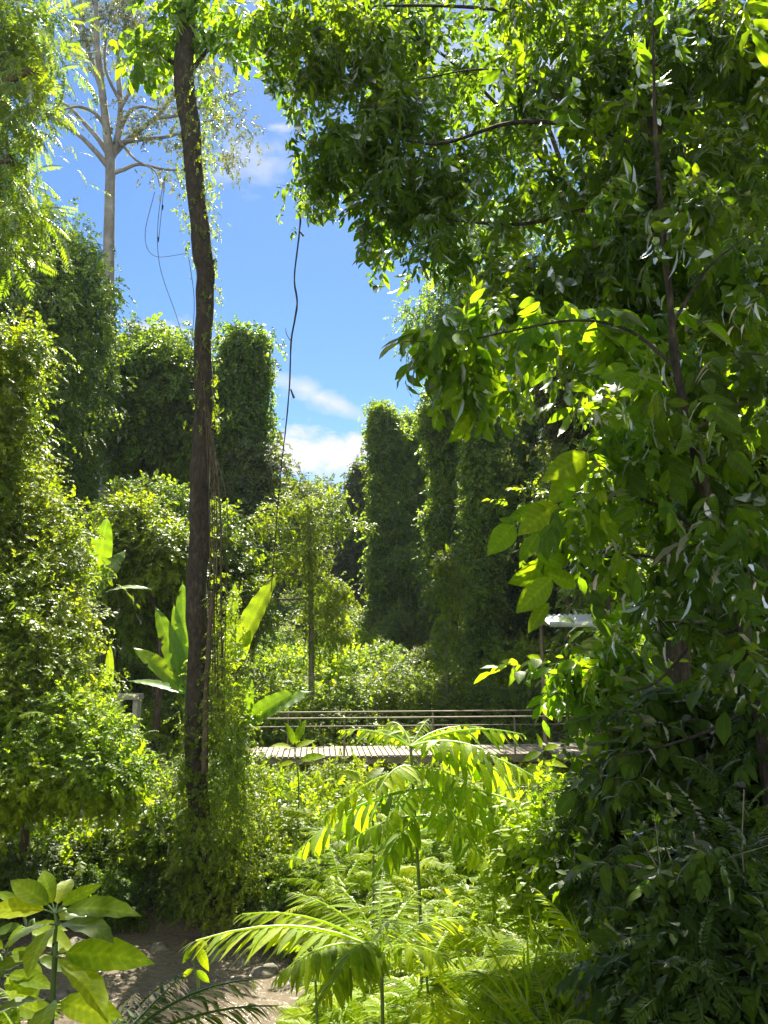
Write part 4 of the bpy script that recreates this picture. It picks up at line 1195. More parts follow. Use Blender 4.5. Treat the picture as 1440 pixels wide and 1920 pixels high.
def footbridge():
    A = at(455, 1413, 21.3); B = at(1180, 1404, 22.4)
    zt = 5 - 210 * 21.4 / F_PX + .02
    A = np.array((A[0] - 1.2, A[1], zt)); B = np.array((B[0] + .6, B[1], zt))
    d = nrm((B - A)[None])[0]; nn = np.array((-d[1], d[0], 0)); Ln = np.linalg.norm(B - A)
    rz = math.atan2(d[1], d[0]); W = 1.9
    o = (A + B) / 2; o[2] = float(gz(o[0], o[1] + 1))
    t = thing('footbridge', o, 'weathered plank footbridge with thin rails crossing the clearing', 'footbridge')
    mb = MB(); n = int(Ln / .16)
    for i in range(n):
        c = A + d * (i + .5) * Ln / n + nn * (W / 2) + np.array((0, 0, RNG.uniform(-.006, .006) - .02))
        box(mb, c, (Ln / n - .028, W + RNG.uniform(-.03, .03), .04), rz)
    mb.build('deck', M['wood_deck'], t, o, flat=True)
    for off in (.08, W - .08):
        mb = MB(); box(mb, (A + B) / 2 + nn * off + np.array((0, 0, -.135)), (Ln, .10, .18), rz)
        mb.build('beam', M['wood_rail'], t, o, flat=True)
    for off, post_px in ((.04, (645, 970)), (W - .04, (540, 1085))):
        xs = []
        a = A + nn * off
        for k, px in enumerate(post_px):
            q = at(px, 1390, a[1] + .5)
            xs.append(float((q - a)[:2] @ d[:2]))
        step = xs[1] - xs[0]
        step_n = step / 2 if off > 1 else step / 2
        x = xs[0]
        while x > step_n:
            x -= step_n
        while x < Ln:
            if min(abs(x - q) for q in xs) < .3 or off > 1:
                c = a + d * x
                mb = MB(); tube(mb, [c + np.array((0, 0, -.04)), c + np.array((0, 0, .98))], [.028, .028], 8, 2)
                mb.build('post', M['wood_rail'], t, o)
            x += step_n
        mb = MB(); tube(mb, [a + np.array((0, 0, .99)), a + d * Ln + np.array((0, 0, .99))], [.020, .020], 8, 10)
        mb.build('handrail', M['steel'], t, o)
        if off > 1:
            for zz in (.58,):
                mb = MB(); tube(mb, [a + np.array((0, 0, zz)), a + d * Ln + np.array((0, 0, zz))], [.015, .015], 7, 10)
                mb.build('lower_rail', M['wood_rail'], t, o)
    for f_ in (.25, .5, .765, .95):
        for off in (.2, W - .2):
            c = A + d * Ln * f_ + nn * off
            mb = MB(); tube(mb, [np.array((c[0], c[1], float(gz(c[0], c[1])) - .3)), c + np.array((0, 0, -.22))], [.10, .09], 9, 2)
            mb.build('support_post', M['wood_rail'], t, o)


def roof_shelter():
    Y = 20.0
    a = at(1030, 1172, Y); b = at(1185, 1160, Y)
    x0, x1 = a[0], b[0] + 2.2
    z = a[2]
    o = np.array(((x0 + x1) / 2, Y + 1.2, float(gz((x0 + x1) / 2, Y + 1.2))))
    t = thing('open_shelter', o, 'open shelter with a pale ribbed sheet roof behind the right-hand leaves', 'shelter')
    mb = MB()
    n = 60; xs = np.linspace(x0, x1, n); V = []
    for j, (yy, zz) in enumerate(((Y, z - .02), (Y + 1.4, z + .30), (Y + 2.8, z + .05))):
        for i, x in enumerate(xs):
            V.append((x, yy, zz + .022 * math.cos(i * math.pi) + .10 * (x - x0) / (x1 - x0)))
    Fq = [(j * n + i, j * n + i + 1, (j + 1) * n + i + 1, (j + 1) * n + i) for j in range(2) for i in range(n - 1)]
    V = np.array(V); nv = len(V)
    V2 = np.vstack((V, V - np.array((0, 0, .02))))
    Fq = np.array(Fq); mb.add(V2, np.vstack((Fq, Fq[:, ::-1] + nv)))
    box(mb, ((x0 + x1) / 2, Y - .035, z + .02), (x1 - x0, .03, .14))
    mb.build('roof', M['roof'], t, o)
    for x in (x0 + .3, x1 - .3):
        for y in (Y + 2.5,):
            mb = MB(); tube(mb, [(x, y, float(gz(x, y)) - .2), (x, y, z + .02)], [.06, .055], 8, 2)
            mb.build('post', M['wood_rail'], t, o)
    mb = MB(); box(mb, ((x0 + x1) / 2, Y + 1.3, o[2] + 1.2), (x1 - x0 - .3, 2.4, .10)); mb.build('platform', M['wood_deck'], t, o, flat=True)


def slab_bench():
    Y = 24.0
    c = at(242, 1303, Y)
    g = float(gz(c[0], c[1]))
    t = thing('stone_bench', (c[0], Y, g), 'pale stone bench among the bushes on the left', 'bench')
    mb = MB(); box(mb, (0, 0, c[2] - g - .04), (.75, .55, .16)); mb.build('seat', M['slab'], t, flat=True)
    for s in (-.26, .26):
        mb = MB(); box(mb, (s, 0, (c[2] - g - .12) / 2 - .1), (.14, .4, c[2] - g - .12 + .2)); mb.build('leg', M['slab'], t, flat=True)


bananas()
liana()
footbridge()
roof_shelter()
slab_bench()


# ------------------------------------------------------------------ fronds and foreground plants
def frond_plant(name, label, foot, crown, tips, tpl, npairs, leaf, mat, stem_r=.02, droop=.45, up=(0, .12, 1), cat='plant', group=None, stem_mat='stem_green', ang=64, zd=-.6):
    foot = np.asarray(foot, float); crown = np.asarray(crown, float)
    t = thing(name, foot, label, cat, group)
    mb = MB()
    mid = foot * .5 + crown * .5 + np.array((.04, 0, 0))
    tube(mb, [foot - np.array((0, 0, .15)), mid, crown], [stem_r * 1.4, stem_r * 1.15, stem_r], 7, 5, .1)
    mb.build('stem', M[stem_mat], t, foot)
    for tip in tips:
        tip, start = (tip, crown) if not isinstance(tip, tuple) else (tip[0], tip[1])
        v = np.asarray(tip) - start; Ln = np.linalg.norm(v)
        d = nrm((v + np.array((0, 0, droop * Ln)))[None])[0]
        tp = pinnate(npairs, tpl, 1.0, leaf, ang, droop, zd=zd, rachis=.012, jit=.2)
        mb = MB().add(*scatter(tp, [start], [d], [np.array(up) + rv(1, .18)[0]], [Ln * 1.04], spread=.7))
        mb.build('frond', M[mat], t, foot)
    return t


def centre_sapling():
    Y = 8.0
    f = base_at(790, 1700, Y)
    cr = at(770, 1400, Y)
    A = lambda x, y, dy=0: at(x, y, Y + dy)
    lo = A(786, 1480); lo2 = A(790, 1530)
    tips = [A(975, 1372, .3), A(1005, 1460, -.2), A(640, 1365, .3), A(880, 1362, .7), A(690, 1372, .8), A(1000, 1500, .5), (A(610, 1535, -.5), A(780, 1440)), (A(965, 1560, -.5), lo), (A(700, 1560, -.8), lo), (A(880, 1580, -.9), lo),
            (A(640, 1590, -.2), lo2), (A(1010, 1610, -.5), lo2), A(820, 1345, .6), A(740, 1350, .9), A(930, 1410, -.6), (A(560, 1600, .4), lo), (A(900, 1500, -.8), A(780, 1440)), (A(690, 1480, -.9), A(780, 1440)), (A(940, 1640, -.9), lo2), (A(720, 1640, -1.0), lo2), (A(1030, 1540, .2), lo)]
    frond_plant('pinnate_sapling', 'tall bright sapling with long paired-leaflet fronds in front of the footbridge, centre', f, cr, tips, T_LONG, 13, .25, 'bright', .015, .35, ang=74, cat='sapling', zd=-.75)


def fern_clump(label, px, py, Y, fr, seed_tips, mat='fern', tpl=T_FERN, npairs=26, leaf=.22, droop=.5, name='fern', group='bright ferns in the foreground'):
    f = base_at(px, py, Y)
    c = f * 1.0
    if fr:
        c = at(px, py, Y)
    return frond_plant(name, label, f, c, [at(x, y, Y + dy) for x, y, dy in seed_tips], tpl, npairs, leaf, mat, .010, droop, group=group, cat='fern', ang=68)


def broad_plant(label, foot, nodes, leaves, mat, leaf_tplate=T_BROAD, name='broadleaf_plant', group=None):
    """leaves: (node index, tip position, up hint)."""
    foot = np.asarray(foot, float)
    t = thing(name, foot, label, 'plant', group)
    mb = MB(); tube(mb, [foot - np.array((0, 0, .1))] + nodes, list(np.linspace(.018, .007, len(nodes) + 1)), 7, 5, .1)
    big = leaf_tpl(9, .38, .24, .24, p=.9, wave=.012)
    for ni, tip, up in leaves:
        a = nodes[ni]; v = np.asarray(tip) - a; Ln = np.linalg.norm(v)
        tube(mb, [a, a + v * .14 + np.array((0, 0, .02))], [.006, .004], 5, 2, cap=False)
    mb.build('stem', M['stem_green'], t, foot)
    for ni, tip, up in leaves:
        a = nodes[ni]; v = np.asarray(tip) - a; Ln = np.linalg.norm(v)
        mb = MB().add(*scatter(big, [a + v * .14 + np.array((0, 0, .02))], [v + np.array((0, 0, .16 * Ln))], [up], [Ln * .9]))
        mb.build('leaf', M[mat], t, foot)
    return t


centre_sapling()
frond_plant('palm_fern', 'arching yellow-green palm-like fern leaning over the water, bottom centre', base_at(700, 1900, 6.0), at(715, 1790, 6.0),
            [at(x, y, 6 + d) for x, y, d in ((385, 1730, -.3), (470, 1700, .3), (560, 1660, .5), (500, 1800, -.8), (640, 1640, .6), (700, 1620, .7), (600, 1840, -1.0), (780, 1660, .5), (540, 1730, -.1), (850, 1700, .1), (820, 1780, -.6), (640, 1780, -.9), (730, 1690, -.4))],
            T_NEEDLE, 24, .30, 'fern', .013, .4, group='bright ferns in the foreground', cat='fern', ang=58)
fern_clump('sharp-toothed fern with curled lit fronds beside the dark thicket', 1120, 1860, 5.6, True, [(1085, 1660, .4), (1165, 1680, .2), (1060, 1720, 0), (1180, 1760, -.3), (1120, 1640, .5), (1050, 1790, -.4)], leaf=.26, npairs=22)
fern_clump('low bright fern bottom right of centre, near the frame edge', 1040, 1960, 4.8, True, [(960, 1840, .2), (1100, 1830, .2), (1020, 1800, .4), (1130, 1880, -.2), (930, 1900, -.2), (1075, 1870, -.4)], leaf=.26, npairs=22)
fern_clump('lacy fern right of the sapling stem under the tangled shrub', 930, 1760, 7.0, True, [(860, 1620, .3), (985, 1640, .3), (920, 1590, .6), (1020, 1700, 0), (850, 1700, -.3), (960, 1690, -.5), (900, 1650, -.2)], leaf=.2)
fern_clump('lacy fern left of the sapling stem above the palm fern', 640, 1680, 8.0, True, [(560, 1585, .3), (690, 1570, .4), (620, 1560, .6), (540, 1640, 0), (720, 1640, -.2), (600, 1620, -.5)], leaf=.22)
fern_clump('fern tuft in the middle of the bright clearing, behind the bottom grass', 800, 1830, 6.4, True, [(730, 1720, .3), (860, 1720, .3), (800, 1690, .6), (900, 1780, 0), (720, 1800, -.3), (830, 1770, -.4)], leaf=.22)
fern_clump('fern clump with long lit fronds right of the palm-like fern, at the bottom edge', 900, 1900, 5.6, True, [(820, 1760, .2), (980, 1780, .2), (900, 1740, .6), (1010, 1850, -.2), (800, 1860, -.3), (940, 1830, -.5), (860, 1800, .4)], leaf=.24)
fern_clump('drooping fern over the sand left of the palm-like fern', 590, 1800, 7.0, True, [(500, 1740, .2), (560, 1710, .5), (640, 1720, .4), (520, 1830, -.4), (600, 1840, -.6), (660, 1790, -.2)], leaf=.24)
fern_clump('fern behind the tangled shrub where the clearing meets the thicket', 1010, 1720, 7.6, True, [(940, 1630, .2), (1060, 1620, .2), (1000, 1600, .5), (950, 1700, -.3), (1080, 1690, -.2), (1020, 1670, -.4)], leaf=.22)
frond_plant('palm', 'dark feather palm fronds across the bottom left edge', base_at(180, 2050, 4.0), at(190, 1985, 4.0),
            [at(x, y, 4 + d) for x, y, d in ((515, 1885, .5), (440, 1835, .9), (330, 1830, .9), (250, 1860, .6), (470, 1960, 0), (380, 1850, .6), (300, 1900, .2))], T_NEEDLE, 28, .26, 'dark', .02, .3, cat='palm', ang=50)

Y = 4.4
A = lambda x, y, d=0: at(x, y, Y + d)
broad_plant('young plant with big glowing oval leaves, bottom left corner', base_at(95, 1900, Y), [A(98, 1880), A(100, 1790), A(105, 1735), A(103, 1712)],
            [(3, A(188, 1668, .1), (.3, -.5, .8)), (3, A(250, 1720, -.1), (.3, -.4, .9)), (3, A(12, 1662, .1), (-.3, -.5, .8)), (3, A(-40, 1722, 0), (-.2, -.5, .8)), (2, A(205, 1762, -.3), (.3, -.3, 1)), (2, A(10, 1775, -.3), (-.3, -.3, 1)),
             (3, A(70, 1640, .2), (-.1, -.7, .7)), (3, A(130, 1650, .3), (.1, -.7, .7)), (1, A(268, 1822, -.1), (.4, -.6, .6)), (1, A(205, 1905, -.3), (.6, -.3, .6)), (1, A(-20, 1830, -.2), (-.3, -.5, .8)), (1, A(165, 1820, .3), (.2, -.4, 1)), (0, A(215, 1930, -.2), (.5, -.6, .5)),
             (0, A(-10, 1900, -.3), (-.3, -.5, .8)), (2, A(40, 1830, -.4), (-.4, -.2, .8)), (2, A(160, 1720, .4), (.2, -.7, .7)), (0, A(60, 1960, -.4), (-.3, -.4, .8))], 'bright')
broad_plant('second young plant with smaller lit leaves at the left frame edge, beside the big-leaved one', base_at(-15, 1900, Y + .5), [A(-10, 1890, .5), A(5, 1830, .5), A(12, 1790, .5)],
            [(2, A(70, 1800, .5), (.2, -.5, .8)), (2, A(40, 1740, .6), (.1, -.6, .8)), (2, A(-40, 1760, .5), (-.2, -.5, .8)), (1, A(90, 1860, .4), (.3, -.5, .8)), (1, A(-50, 1850, .4), (-.3, -.5, .8)), (1, A(60, 1900, .3), (.3, -.6, .7)), (0, A(100, 1915, .4), (.3, -.5, .8)), (0, A(30, 1940, .3), (.1, -.5, .8))], 'bright')
Y = 6.2
A = lambda x, y, d=0: at(x, y, Y + d)
broad_plant('shaded leafy plant over the left end of the stream, behind the big-leaved plant', base_at(60, 1850, Y), [A(62, 1800), A(50, 1740), A(40, 1700)],
            [(2, A(100, 1690), (.2, -.5, .8)), (2, A(-10, 1680), (-.2, -.5, .8)), (2, A(50, 1650, .2), (0, -.6, .8)), (1, A(120, 1750), (.3, -.5, .8)), (1, A(-20, 1760), (-.3, -.5, .8)), (1, A(130, 1790, -.2), (.3, -.5, .8)), (0, A(140, 1830), (.3, -.5, .8)), (0, A(-10, 1830), (-.3, -.5, .8)), (0, A(60, 1880, -.3), (0, -.6, .8))], 'mid')
fern_clump('fern tuft at the left frame edge under the big glowing leaves', 40, 1960, 4.6, True, [(-40, 1850, .2), (120, 1860, .2), (40, 1840, .4), (150, 1930, -.2), (-60, 1930, -.2), (90, 1900, -.3)], leaf=.24, npairs=22)
Y = 6.8
broad_plant('small hanging spray of pale lit leaves over the sandy bank', base_at(372, 1900, Y), [A(372, 1900), A(365, 1820), A(368, 1770)],
            [(2, A(345, 1810, -.1), (0, -1, .4)), (2, A(385, 1825, -.1), (0, -1, .4)), (2, A(392, 1785, .1), (.2, -1, .6)), (1, A(340, 1840, 0), (-.2, -1, .5)), (1, A(390, 1850, 0), (.2, -1, .5))], 'bright')
# broad leaves that stand in front of the bridge deck
for lab, nodes, lv, Y in (
        ('broadleaf sprig with pale upturned leaves before the left end of the deck', [(560, 1480), (556, 1430), (552, 1405)], [(2, 540, 1360), (2, 590, 1390), (2, 512, 1400), (1, 610, 1420), (1, 520, 1440), (2, 570, 1350)], 15.0),
        ('broadleaf sprig with one leaf over the right part of the deck', [(1010, 1480), (1014, 1430), (1016, 1410)], [(2, 1010, 1378), (2, 1050, 1400), (2, 985, 1430), (1, 1060, 1440), (1, 980, 1470)], 14.0),
        ('broadleaf sprig left of the sapling stem in the bright clearing', [(700, 1560), (690, 1500), (684, 1470)], [(2, 640, 1450), (2, 720, 1440), (2, 660, 1490), (1, 740, 1510), (1, 650, 1530)], 11.0)):
    f = base_at(nodes[0][0], nodes[0][1], Y)
    broad_plant(lab, f, [at(*q, Y) for q in nodes], [(i, at(x, y, Y + RNG.uniform(-.3, .3)), (RNG.uniform(-.3, .3), -.6, .8)) for i, x, y in lv], 'bright', group='broadleaf sprigs before the deck')

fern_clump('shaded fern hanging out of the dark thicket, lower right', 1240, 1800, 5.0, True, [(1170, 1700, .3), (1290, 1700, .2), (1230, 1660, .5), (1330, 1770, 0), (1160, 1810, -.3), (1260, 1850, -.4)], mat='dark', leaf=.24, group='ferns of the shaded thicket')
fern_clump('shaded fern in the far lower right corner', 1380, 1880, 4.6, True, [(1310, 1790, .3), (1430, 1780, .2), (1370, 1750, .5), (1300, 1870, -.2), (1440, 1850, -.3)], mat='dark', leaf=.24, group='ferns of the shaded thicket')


def bare_stems():
    for lab, pts, Yb, r in (('thin pale bare stem slanting through the dark lower right thicket', ((1300, 1560), (1330, 1700), (1400, 1840), (1440, 1900)), 4.3, .007),
                            ('thin bare stem arching beside the bowed trunk, lower right', ((1250, 1590), (1290, 1700), (1330, 1820), (1345, 1900)), 4.4, .006),
                            ('grey bare twig leaning left under the dark shrubs, lower right', ((1180, 1620), (1240, 1640), (1310, 1700), (1360, 1790)), 4.4, .006),
                            ('hair-thin upright stem near the right frame edge', ((1395, 1480), (1392, 1600), (1405, 1750), (1400, 1890)), 4.2, .005)):
        o = at(*pts[-1], Yb)
        t = MB(); tube(t, [at(*q, Yb + .05 * i) for i, q in enumerate(pts)], list(np.linspace(r * .6, r, len(pts))), 5, 6, .2)
        for i in range(3):
            a = at(*pts[1 + i % 2], Yb); tube(t, [a, a + rv(1, .09)[0] + np.array((0, 0, .08))], [r * .5, r * .2], 4, 3)
        tag(t.build('bare_stem', M['twig'], None, o), lab, 'stem', 'bare stems in the thicket')


bare_stems()
# ------------------------------------------------------------------ shrubs: a few kinds, copied
def shrub_proto(kind, mat, n, per, clump, size, hgt=1.0, droop=.5, name='shrub'):
    mb = MB()
    foliage(mb, kind, [((0, 0, .45 * hgt), np.array((.9, .9, .62 * hgt)), 1), ((.35, -.2, .4 * hgt), np.array((.6, .6, .5 * hgt)), .5), ((-.4, .1, .5 * hgt), np.array((.55, .55, .6 * hgt)), .5), ((.1, .3, .75 * hgt), np.array((.5, .5, .5 * hgt)), .5)],
            n, per, clump, size, droop=droop, shell=.75, rough=.35)
    return mb


KINDS = {}
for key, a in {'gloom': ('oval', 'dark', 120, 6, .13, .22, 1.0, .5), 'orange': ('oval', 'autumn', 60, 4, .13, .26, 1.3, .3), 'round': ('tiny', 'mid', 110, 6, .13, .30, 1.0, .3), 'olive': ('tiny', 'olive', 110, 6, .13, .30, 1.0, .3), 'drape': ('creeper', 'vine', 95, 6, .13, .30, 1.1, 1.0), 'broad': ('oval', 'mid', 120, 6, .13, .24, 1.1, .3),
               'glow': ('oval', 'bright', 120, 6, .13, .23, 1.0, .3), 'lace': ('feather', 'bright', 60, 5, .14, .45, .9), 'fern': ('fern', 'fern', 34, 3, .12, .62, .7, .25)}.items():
    KINDS[key] = (shrub_proto(a[0], *a[1:2], *a[2:]), a[1])


def shrubs(name, label, group, spots, keys, cat='shrub'):
    """spots: (x, y, size). One mesh per kind and group, copied."""
    first = {}
    for i, (x, y, s) in enumerate(spots):
        k = keys[i % len(keys)]
        loc = (x, y, float(gz(x, y)) - .1 * s)
        if k not in first:
            o = KINDS[k][0].build(name, M[KINDS[k][1]])
            tag(o, label, cat, group)
            o.location = loc; first[k] = o
            o.rotation_euler = (0, 0, random.uniform(0, 6.3)); o.scale = (s, s, s * random.uniform(.8, 1.15))
        else:
            dup(first[k], loc, random.uniform(0, 6.3), (s, s, s * random.uniform(.8, 1.15)))


def rand_spots(n, x0, x1, y0, y1, s0, s1, wedge=None, keep=None):
    out = []; tries = 0
    while len(out) < n and tries < 6000:
        tries += 1
        x, y = random.uniform(x0, x1), random.uniform(y0, y1)
        s = random.uniform(s0, s1)
        if stream_dist(x, y) < 1.7 + s * .7:
            continue
        if keep and not keep(x, y, s):
            continue
        if any((x - a) ** 2 + (y - b) ** 2 < (.62 * (s + c)) ** 2 for a, b, c in out):
            continue
        out.append((x, y, s))
    return out


shrubs('shrub', 'rounded sunlit shrub on the slope beyond the footbridge', 'shrubs on the slope beyond the footbridge', [(-5.2, 26, 1.5), (-4.2, 27.4, 1.8), (-3.3, 25.9, 1.3), (-2.2, 27, 1.5), (-6.5, 27, 1.8), (-1.2, 28.5, 1.6), (.3, 29.5, 1.7), (1.6, 29, 1.5), (2.8, 30.5, 1.7), (-7.6, 26, 1.6), (4.2, 29, 1.5), (3.6, 27, 1.1), (.6, 26.6, 1.0)] + rand_spots(52, -11, 11, 29.5, 43, 1.0, 1.8), ['olive', 'glow', 'round', 'olive', 'drape', 'broad', 'olive', 'glow'])
shrubs('shrub', 'far shrub low in the gap between the slim tree and the creeper towers', 'far shrubs in the valley gap', rand_spots(34, -16, 3, 43.5, 60, 1.4, 2.5), ['round', 'olive', 'drape'])
shrubs('shrub', 'leafy shrub on the left bank, between the stream and the tall left bushes', 'shrubs on the left bank', rand_spots(46, -9.5, -2.6, 13.8, 20, .85, 1.45, keep=lambda x, y, s: x < -.20 * y + .2 and (y > 15 or s > 1.05)), ['round', 'glow', 'broad', 'olive', 'glow', 'round'])
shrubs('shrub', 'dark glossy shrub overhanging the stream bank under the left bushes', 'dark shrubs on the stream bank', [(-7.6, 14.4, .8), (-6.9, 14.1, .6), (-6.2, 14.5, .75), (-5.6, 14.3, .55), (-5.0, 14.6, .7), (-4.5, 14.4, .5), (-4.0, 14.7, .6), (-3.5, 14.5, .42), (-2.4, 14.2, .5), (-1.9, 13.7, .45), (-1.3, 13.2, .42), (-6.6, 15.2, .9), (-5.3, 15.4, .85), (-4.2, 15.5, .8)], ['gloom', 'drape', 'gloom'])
shrubs('shrub', 'shrub with yellow and orange leaves among the green left-bank shrubs', 'orange-leaved shrubs on the left bank', [(-5.4, 16.2, .75), (-4.2, 16.4, .7), (-6.8, 16.0, .75)], ['orange'])
shrubs('shrub', 'low lush shrub between the stream and the footbridge', 'low shrubs before the footbridge', rand_spots(60, -3.6, 5.8, 11.5, 20.2, .55, 1.05, keep=lambda x, y, s: float(gz(x, y)) + 1.22 * s < 5 - 214 * y / F_PX), ['glow', 'olive', 'lace', 'glow', 'round', 'fern'])
shrubs('shrub', 'small bright shrub in the sunlit foreground right of the stream', 'small foreground shrubs', rand_spots(56, -1.2, 2.9, 8.2, 13.5, .34, .62, keep=lambda x, y, s: -.09 * y < x < .19 * y), ['lace', 'glow', 'fern', 'glow', 'lace', 'olive'])
shrubs('shrub', 'dark shrub by the far end of the footbridge, in the shade on the right', 'shaded shrubs at the bridge end', rand_spots(14, 6.2, 12, 17, 26, .9, 1.5), ['drape', 'round', 'broad'])

# trees beyond, closing the view: one kind, copied
def backdrop():
    mb = MB()
    foliage(mb, 'creeper', [((0, 0, 5.2), np.array((3.2, 3.2, 3.4)), 1), ((1.4, -.6, 3.4), np.array((2.4, 2.4, 2.8)), .6), ((-1.6, .4, 3.2), np.array((2.3, 2.3, 2.8)), .6), ((.2, 0, 1.6), np.array((2.8, 2.8, 1.9)), .5)], 330, 6, .6, .95, droop=.8, shell=.55)
    t = thing('background_tree', (0, 0, 0), 'dense far tree in the wood that closes the valley', 'tree', 'far trees closing the valley')
    mt = MB(); tube(mt, [(0, 0, -.4), (.1, 0, 2.5), (0, .1, 5.5)], [.3, .22, .1], 8, 4, .15); mt.build('trunk', M['bark_dark'], t)
    mb.build('crown', M['far'], t)
    sp = []
    for x in np.linspace(-48, 52, 22):
        sp.append((x + random.uniform(-1.5, 1.5), 88 + random.uniform(-6, 8), 1.5 if -16 < x < 2 else random.uniform(2.0, 2.6)))
    for x in np.linspace(-36, -22, 5):
        sp.append((x, 56 + random.uniform(-4, 4), random.uniform(1.5, 2.1)))
    for x in np.linspace(9, 36, 10):
        sp.append((x, 62 + random.uniform(-4, 4), random.uniform(1.7, 2.3)))
    for x in np.linspace(11, 24, 5):
        sp.append((x, 44 + random.uniform(-3, 3), random.uniform(1.5, 2.0)))
    for i, (x, y, s) in enumerate(sp):
        loc = (x, y, float(gz(x, y)) - .3)
        if i == 0:
            t.location = loc; t.scale = (s, s, s)
        else:
            dup(t, loc, random.uniform(0, 6.3), s)


backdrop()


# ------------------------------------------------------------------ ground cover
def ground_cover():
    n = 60000
    y = 8.2 + 50 * RNG.random(n) ** 1.5
    x = RNG.uniform(-1, 1, n) * (.60 * y + 2.0)
    d = stream_dist(x, y)
    ok = (d > 1.75 + .5 * RNG.random(n)) & ~((x < .0 * y) & (y < 12.4)) & ~((x < -.1 * y) & (y < 14.3) & (x > -.36 * y))
    x, y = x[ok], y[ok]; n = len(x)
    P = np.stack((x, y, gz(x, y) + RNG.random(n) ** 1.3 * .8), 1)
    P[:, 2] = np.minimum(P[:, 2], np.where((y > 15) & (y < 23.5), np.maximum(gz(x, y) + .05, 1.45), 99))
    hump = lump(P * np.array((1, 1, 0)), .9, 6) * np.where((y > 14) & (y < 23.5), .3, 1)
    P[:, 2] += np.maximum(0, hump) * .5
    D = nrm(rv(n, .55) + np.array((0, 0, .55))); U = rv(n, .4) + np.array((0, 0, 1)) - D * .3
    mb = MB()
    r = RNG.random(n)
    for kind, lo, hi, s in (('tiny', 0, .45, .36), ('oval', .45, .75, .34), ('feather', .75, .9, .5), ('creeper', .9, 1.01, .4)):
        k = (r >= lo) & (r < hi)
        put(mb, kind, P[k], D[k], U[k], s * RNG.uniform(.6, 1.3, k.sum()), base=np.clip(.5 + .3 * hump[k] + .3 * RNG.normal(size=k.sum()), 0, 1))
    o = mb.build('undergrowth', M['olive'])
    tag(o, 'low leafy undergrowth carpeting the valley floor', 'undergrowth', kind='stuff')
    # grass and strap leaves, thickest in the near clearing
    n = 1700
    y = 5.0 + 12 * RNG.random(n) ** 1.4
    x = RNG.uniform(-.12, .42, n) * y + .2
    ok = stream_dist(x, y) > 1.9
    x, y = x[ok], y[ok]; n = len(x)
    P = np.stack((x, y, gz(x, y)), 1)
    D = nrm(rv(n, .28) + np.array((0, 0, 1))); U = rv(n, 1.0)
    mb = MB(); put(mb, 'grass', P, D, U, RNG.uniform(.3, .75, n))
    o = mb.build('grass', M['fern'])
    tag(o, 'tall grass blades standing in the sunny clearing', 'grass', kind='stuff')


ground_cover()


def fern_mass():
    n = 6200
    y = 5.3 + 9.5 * RNG.random(n) ** 1.25
    x = RNG.uniform(-.09, .25, n) * y + RNG.uniform(-.1, .3, n)
    ok = (stream_dist(x, y) > 1.2) & (x < .245 * y)
    x, y = x[ok], y[ok]; n = len(x)
    P = np.stack((x, y, gz(x, y) + RNG.random(n) ** 1.2 * (.55 + .55 * sstep(5.5, 8, y))), 1)
    az = RNG.uniform(0, 6.28, n)
    D = nrm(np.stack((np.cos(az), np.sin(az), RNG.uniform(.2, 1.1, n)), 1)); U = rv(n, .2) + np.array((0, -.2, 1)) - D * .2
    mb = MB(); put(mb, 'fern', P, D, U, RNG.uniform(.24, .62, n))
    tag(mb.build('fern_undergrowth', M['fern']), 'feathery fern fronds crowding the sunny clearing right of the stream', 'ferns', kind='stuff')


fern_mass()


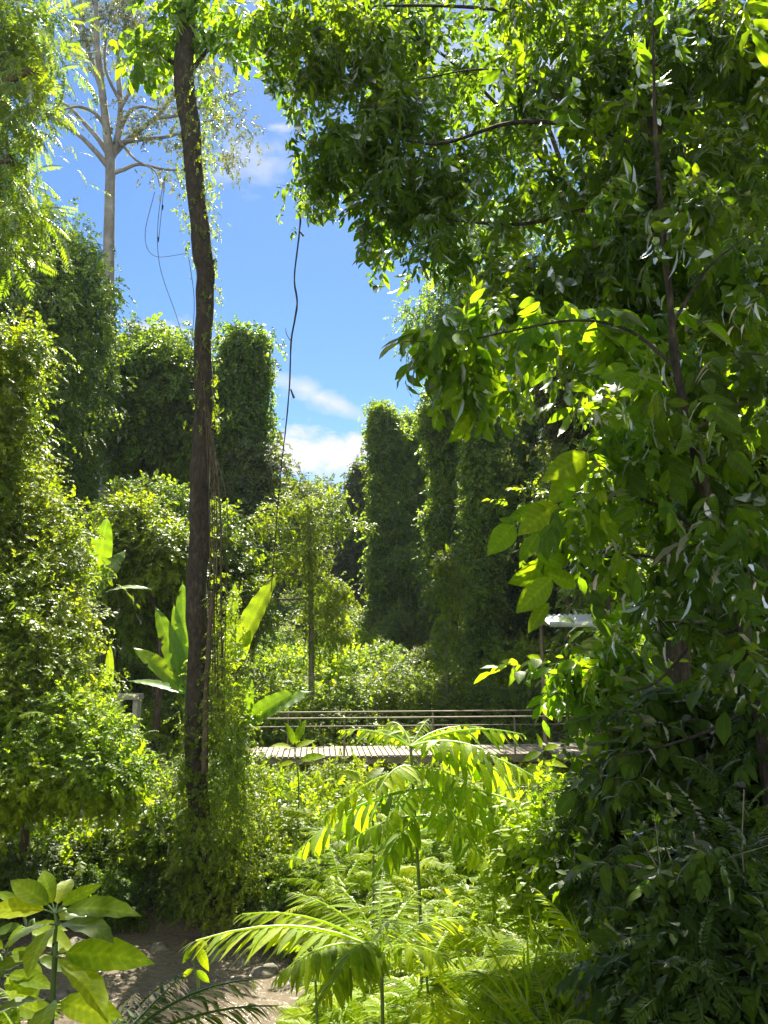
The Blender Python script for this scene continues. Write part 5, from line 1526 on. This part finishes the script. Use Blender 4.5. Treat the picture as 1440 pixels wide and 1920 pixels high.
def litter():
    n = 2600
    x = RNG.uniform(-7, -.3, n); y = RNG.uniform(8.6, 15.2, n)
    d = stream_dist(x, y)
    ok = (gz(x, y) > .03) & (RNG.random(n) < .25 + .75 * sstep(1.2, 2.4, d))
    x, y = x[ok], y[ok]; n = len(x)
    P = np.stack((x, y, gz(x, y) + .012 + .02 * RNG.random(n)), 1)
    D = rv(n) * np.array((1, 1, .15)); U = np.array((0, 0, 1)) + rv(n, .3)
    mb = MB().add(*scatter(T_OVAL, P, D, U, RNG.uniform(.05, .14, n)))
    for i in range(60):
        j = RNG.integers(0, n); a = RNG.uniform(0, 6.28); L_ = RNG.uniform(.15, .6)
        tube(mb, [P[j], P[j] + np.array((math.cos(a), math.sin(a), .04)) * L_], [.010, .005], 5, 2)
    tag(mb.build('fallen_leaves', M['dry']), 'dry fallen leaves and twigs on the sandy bank', 'leaf litter', kind='stuff')


litter()


def stones():
    spots = [(-4.35, 11.4, .22), (-3.7, 11.9, .15), (-5.0, 11.8, .26), (-2.7, 11.5, .2), (-2.2, 11.3, .16), (-1.8, 10.9, .2), (-3.2, 9.4, .14), (-4.6, 10.2, .12), (-.2, 9.9, .18), (-5.8, 10.6, .18)]
    words = ['flat grey stone at the upstream edge of the sand', 'small pale stone on the sandy bank below the dark trunk', 'wide stone under the shaded left shrubs', 'rounded stone at the water under the creeper', 'small wet stone among the creeper roots',
             'stone where the palm fern meets the water', 'pebble-like stone on the near sandy bank', 'low stone half sunk in the sand', 'stone beside the bottom pool', 'stone at the left end of the stream']
    for (x, y, s), w in zip(spots, words):
        y = y + 1.75 if x < -.5 else y
        th = np.linspace(0, 2 * np.pi, 13)[:-1]; ph = np.linspace(.02, np.pi - .02, 8)
        V = np.array([(math.sin(p) * math.cos(a), math.sin(p) * math.sin(a), .6 * math.cos(p)) for p in ph for a in th])
        V *= (1 + .22 * lump(V, 1.6, x * 3))[:, None] * s
        Fq = np.array([(i * 12 + j, (i + 1) * 12 + j, (i + 1) * 12 + (j + 1) % 12, i * 12 + (j + 1) % 12) for i in range(7) for j in range(12)])
        o = MB().add(V, Fq).build('stone', M['stone'])
        o.location = (x, y, max(-.02, float(gz(x, y))) + .15 * s)
        tag(o, w, 'stone', 'stones by the stream')


stones()


# ------------------------------------------------------------------ the damp air of the valley
def haze():
    mb = MB(); box(mb, (0, 45, 21), (180, 200, 50))
    m = bpy.data.materials.new('damp_air'); m.use_nodes = True
    N, L = m.node_tree.nodes, m.node_tree.links
    N.clear()
    out = N.new('ShaderNodeOutputMaterial'); v = N.new('ShaderNodeVolumePrincipled')
    v.inputs['Color'].default_value = (.80, .90, 1.0, 1)
    v.inputs['Density'].default_value = .00022
    L.new(v.outputs[0], out.inputs['Volume'])
    tag(mb.build('haze', m), 'thin bright haze in the valley air', 'haze', kind='stuff')


haze()
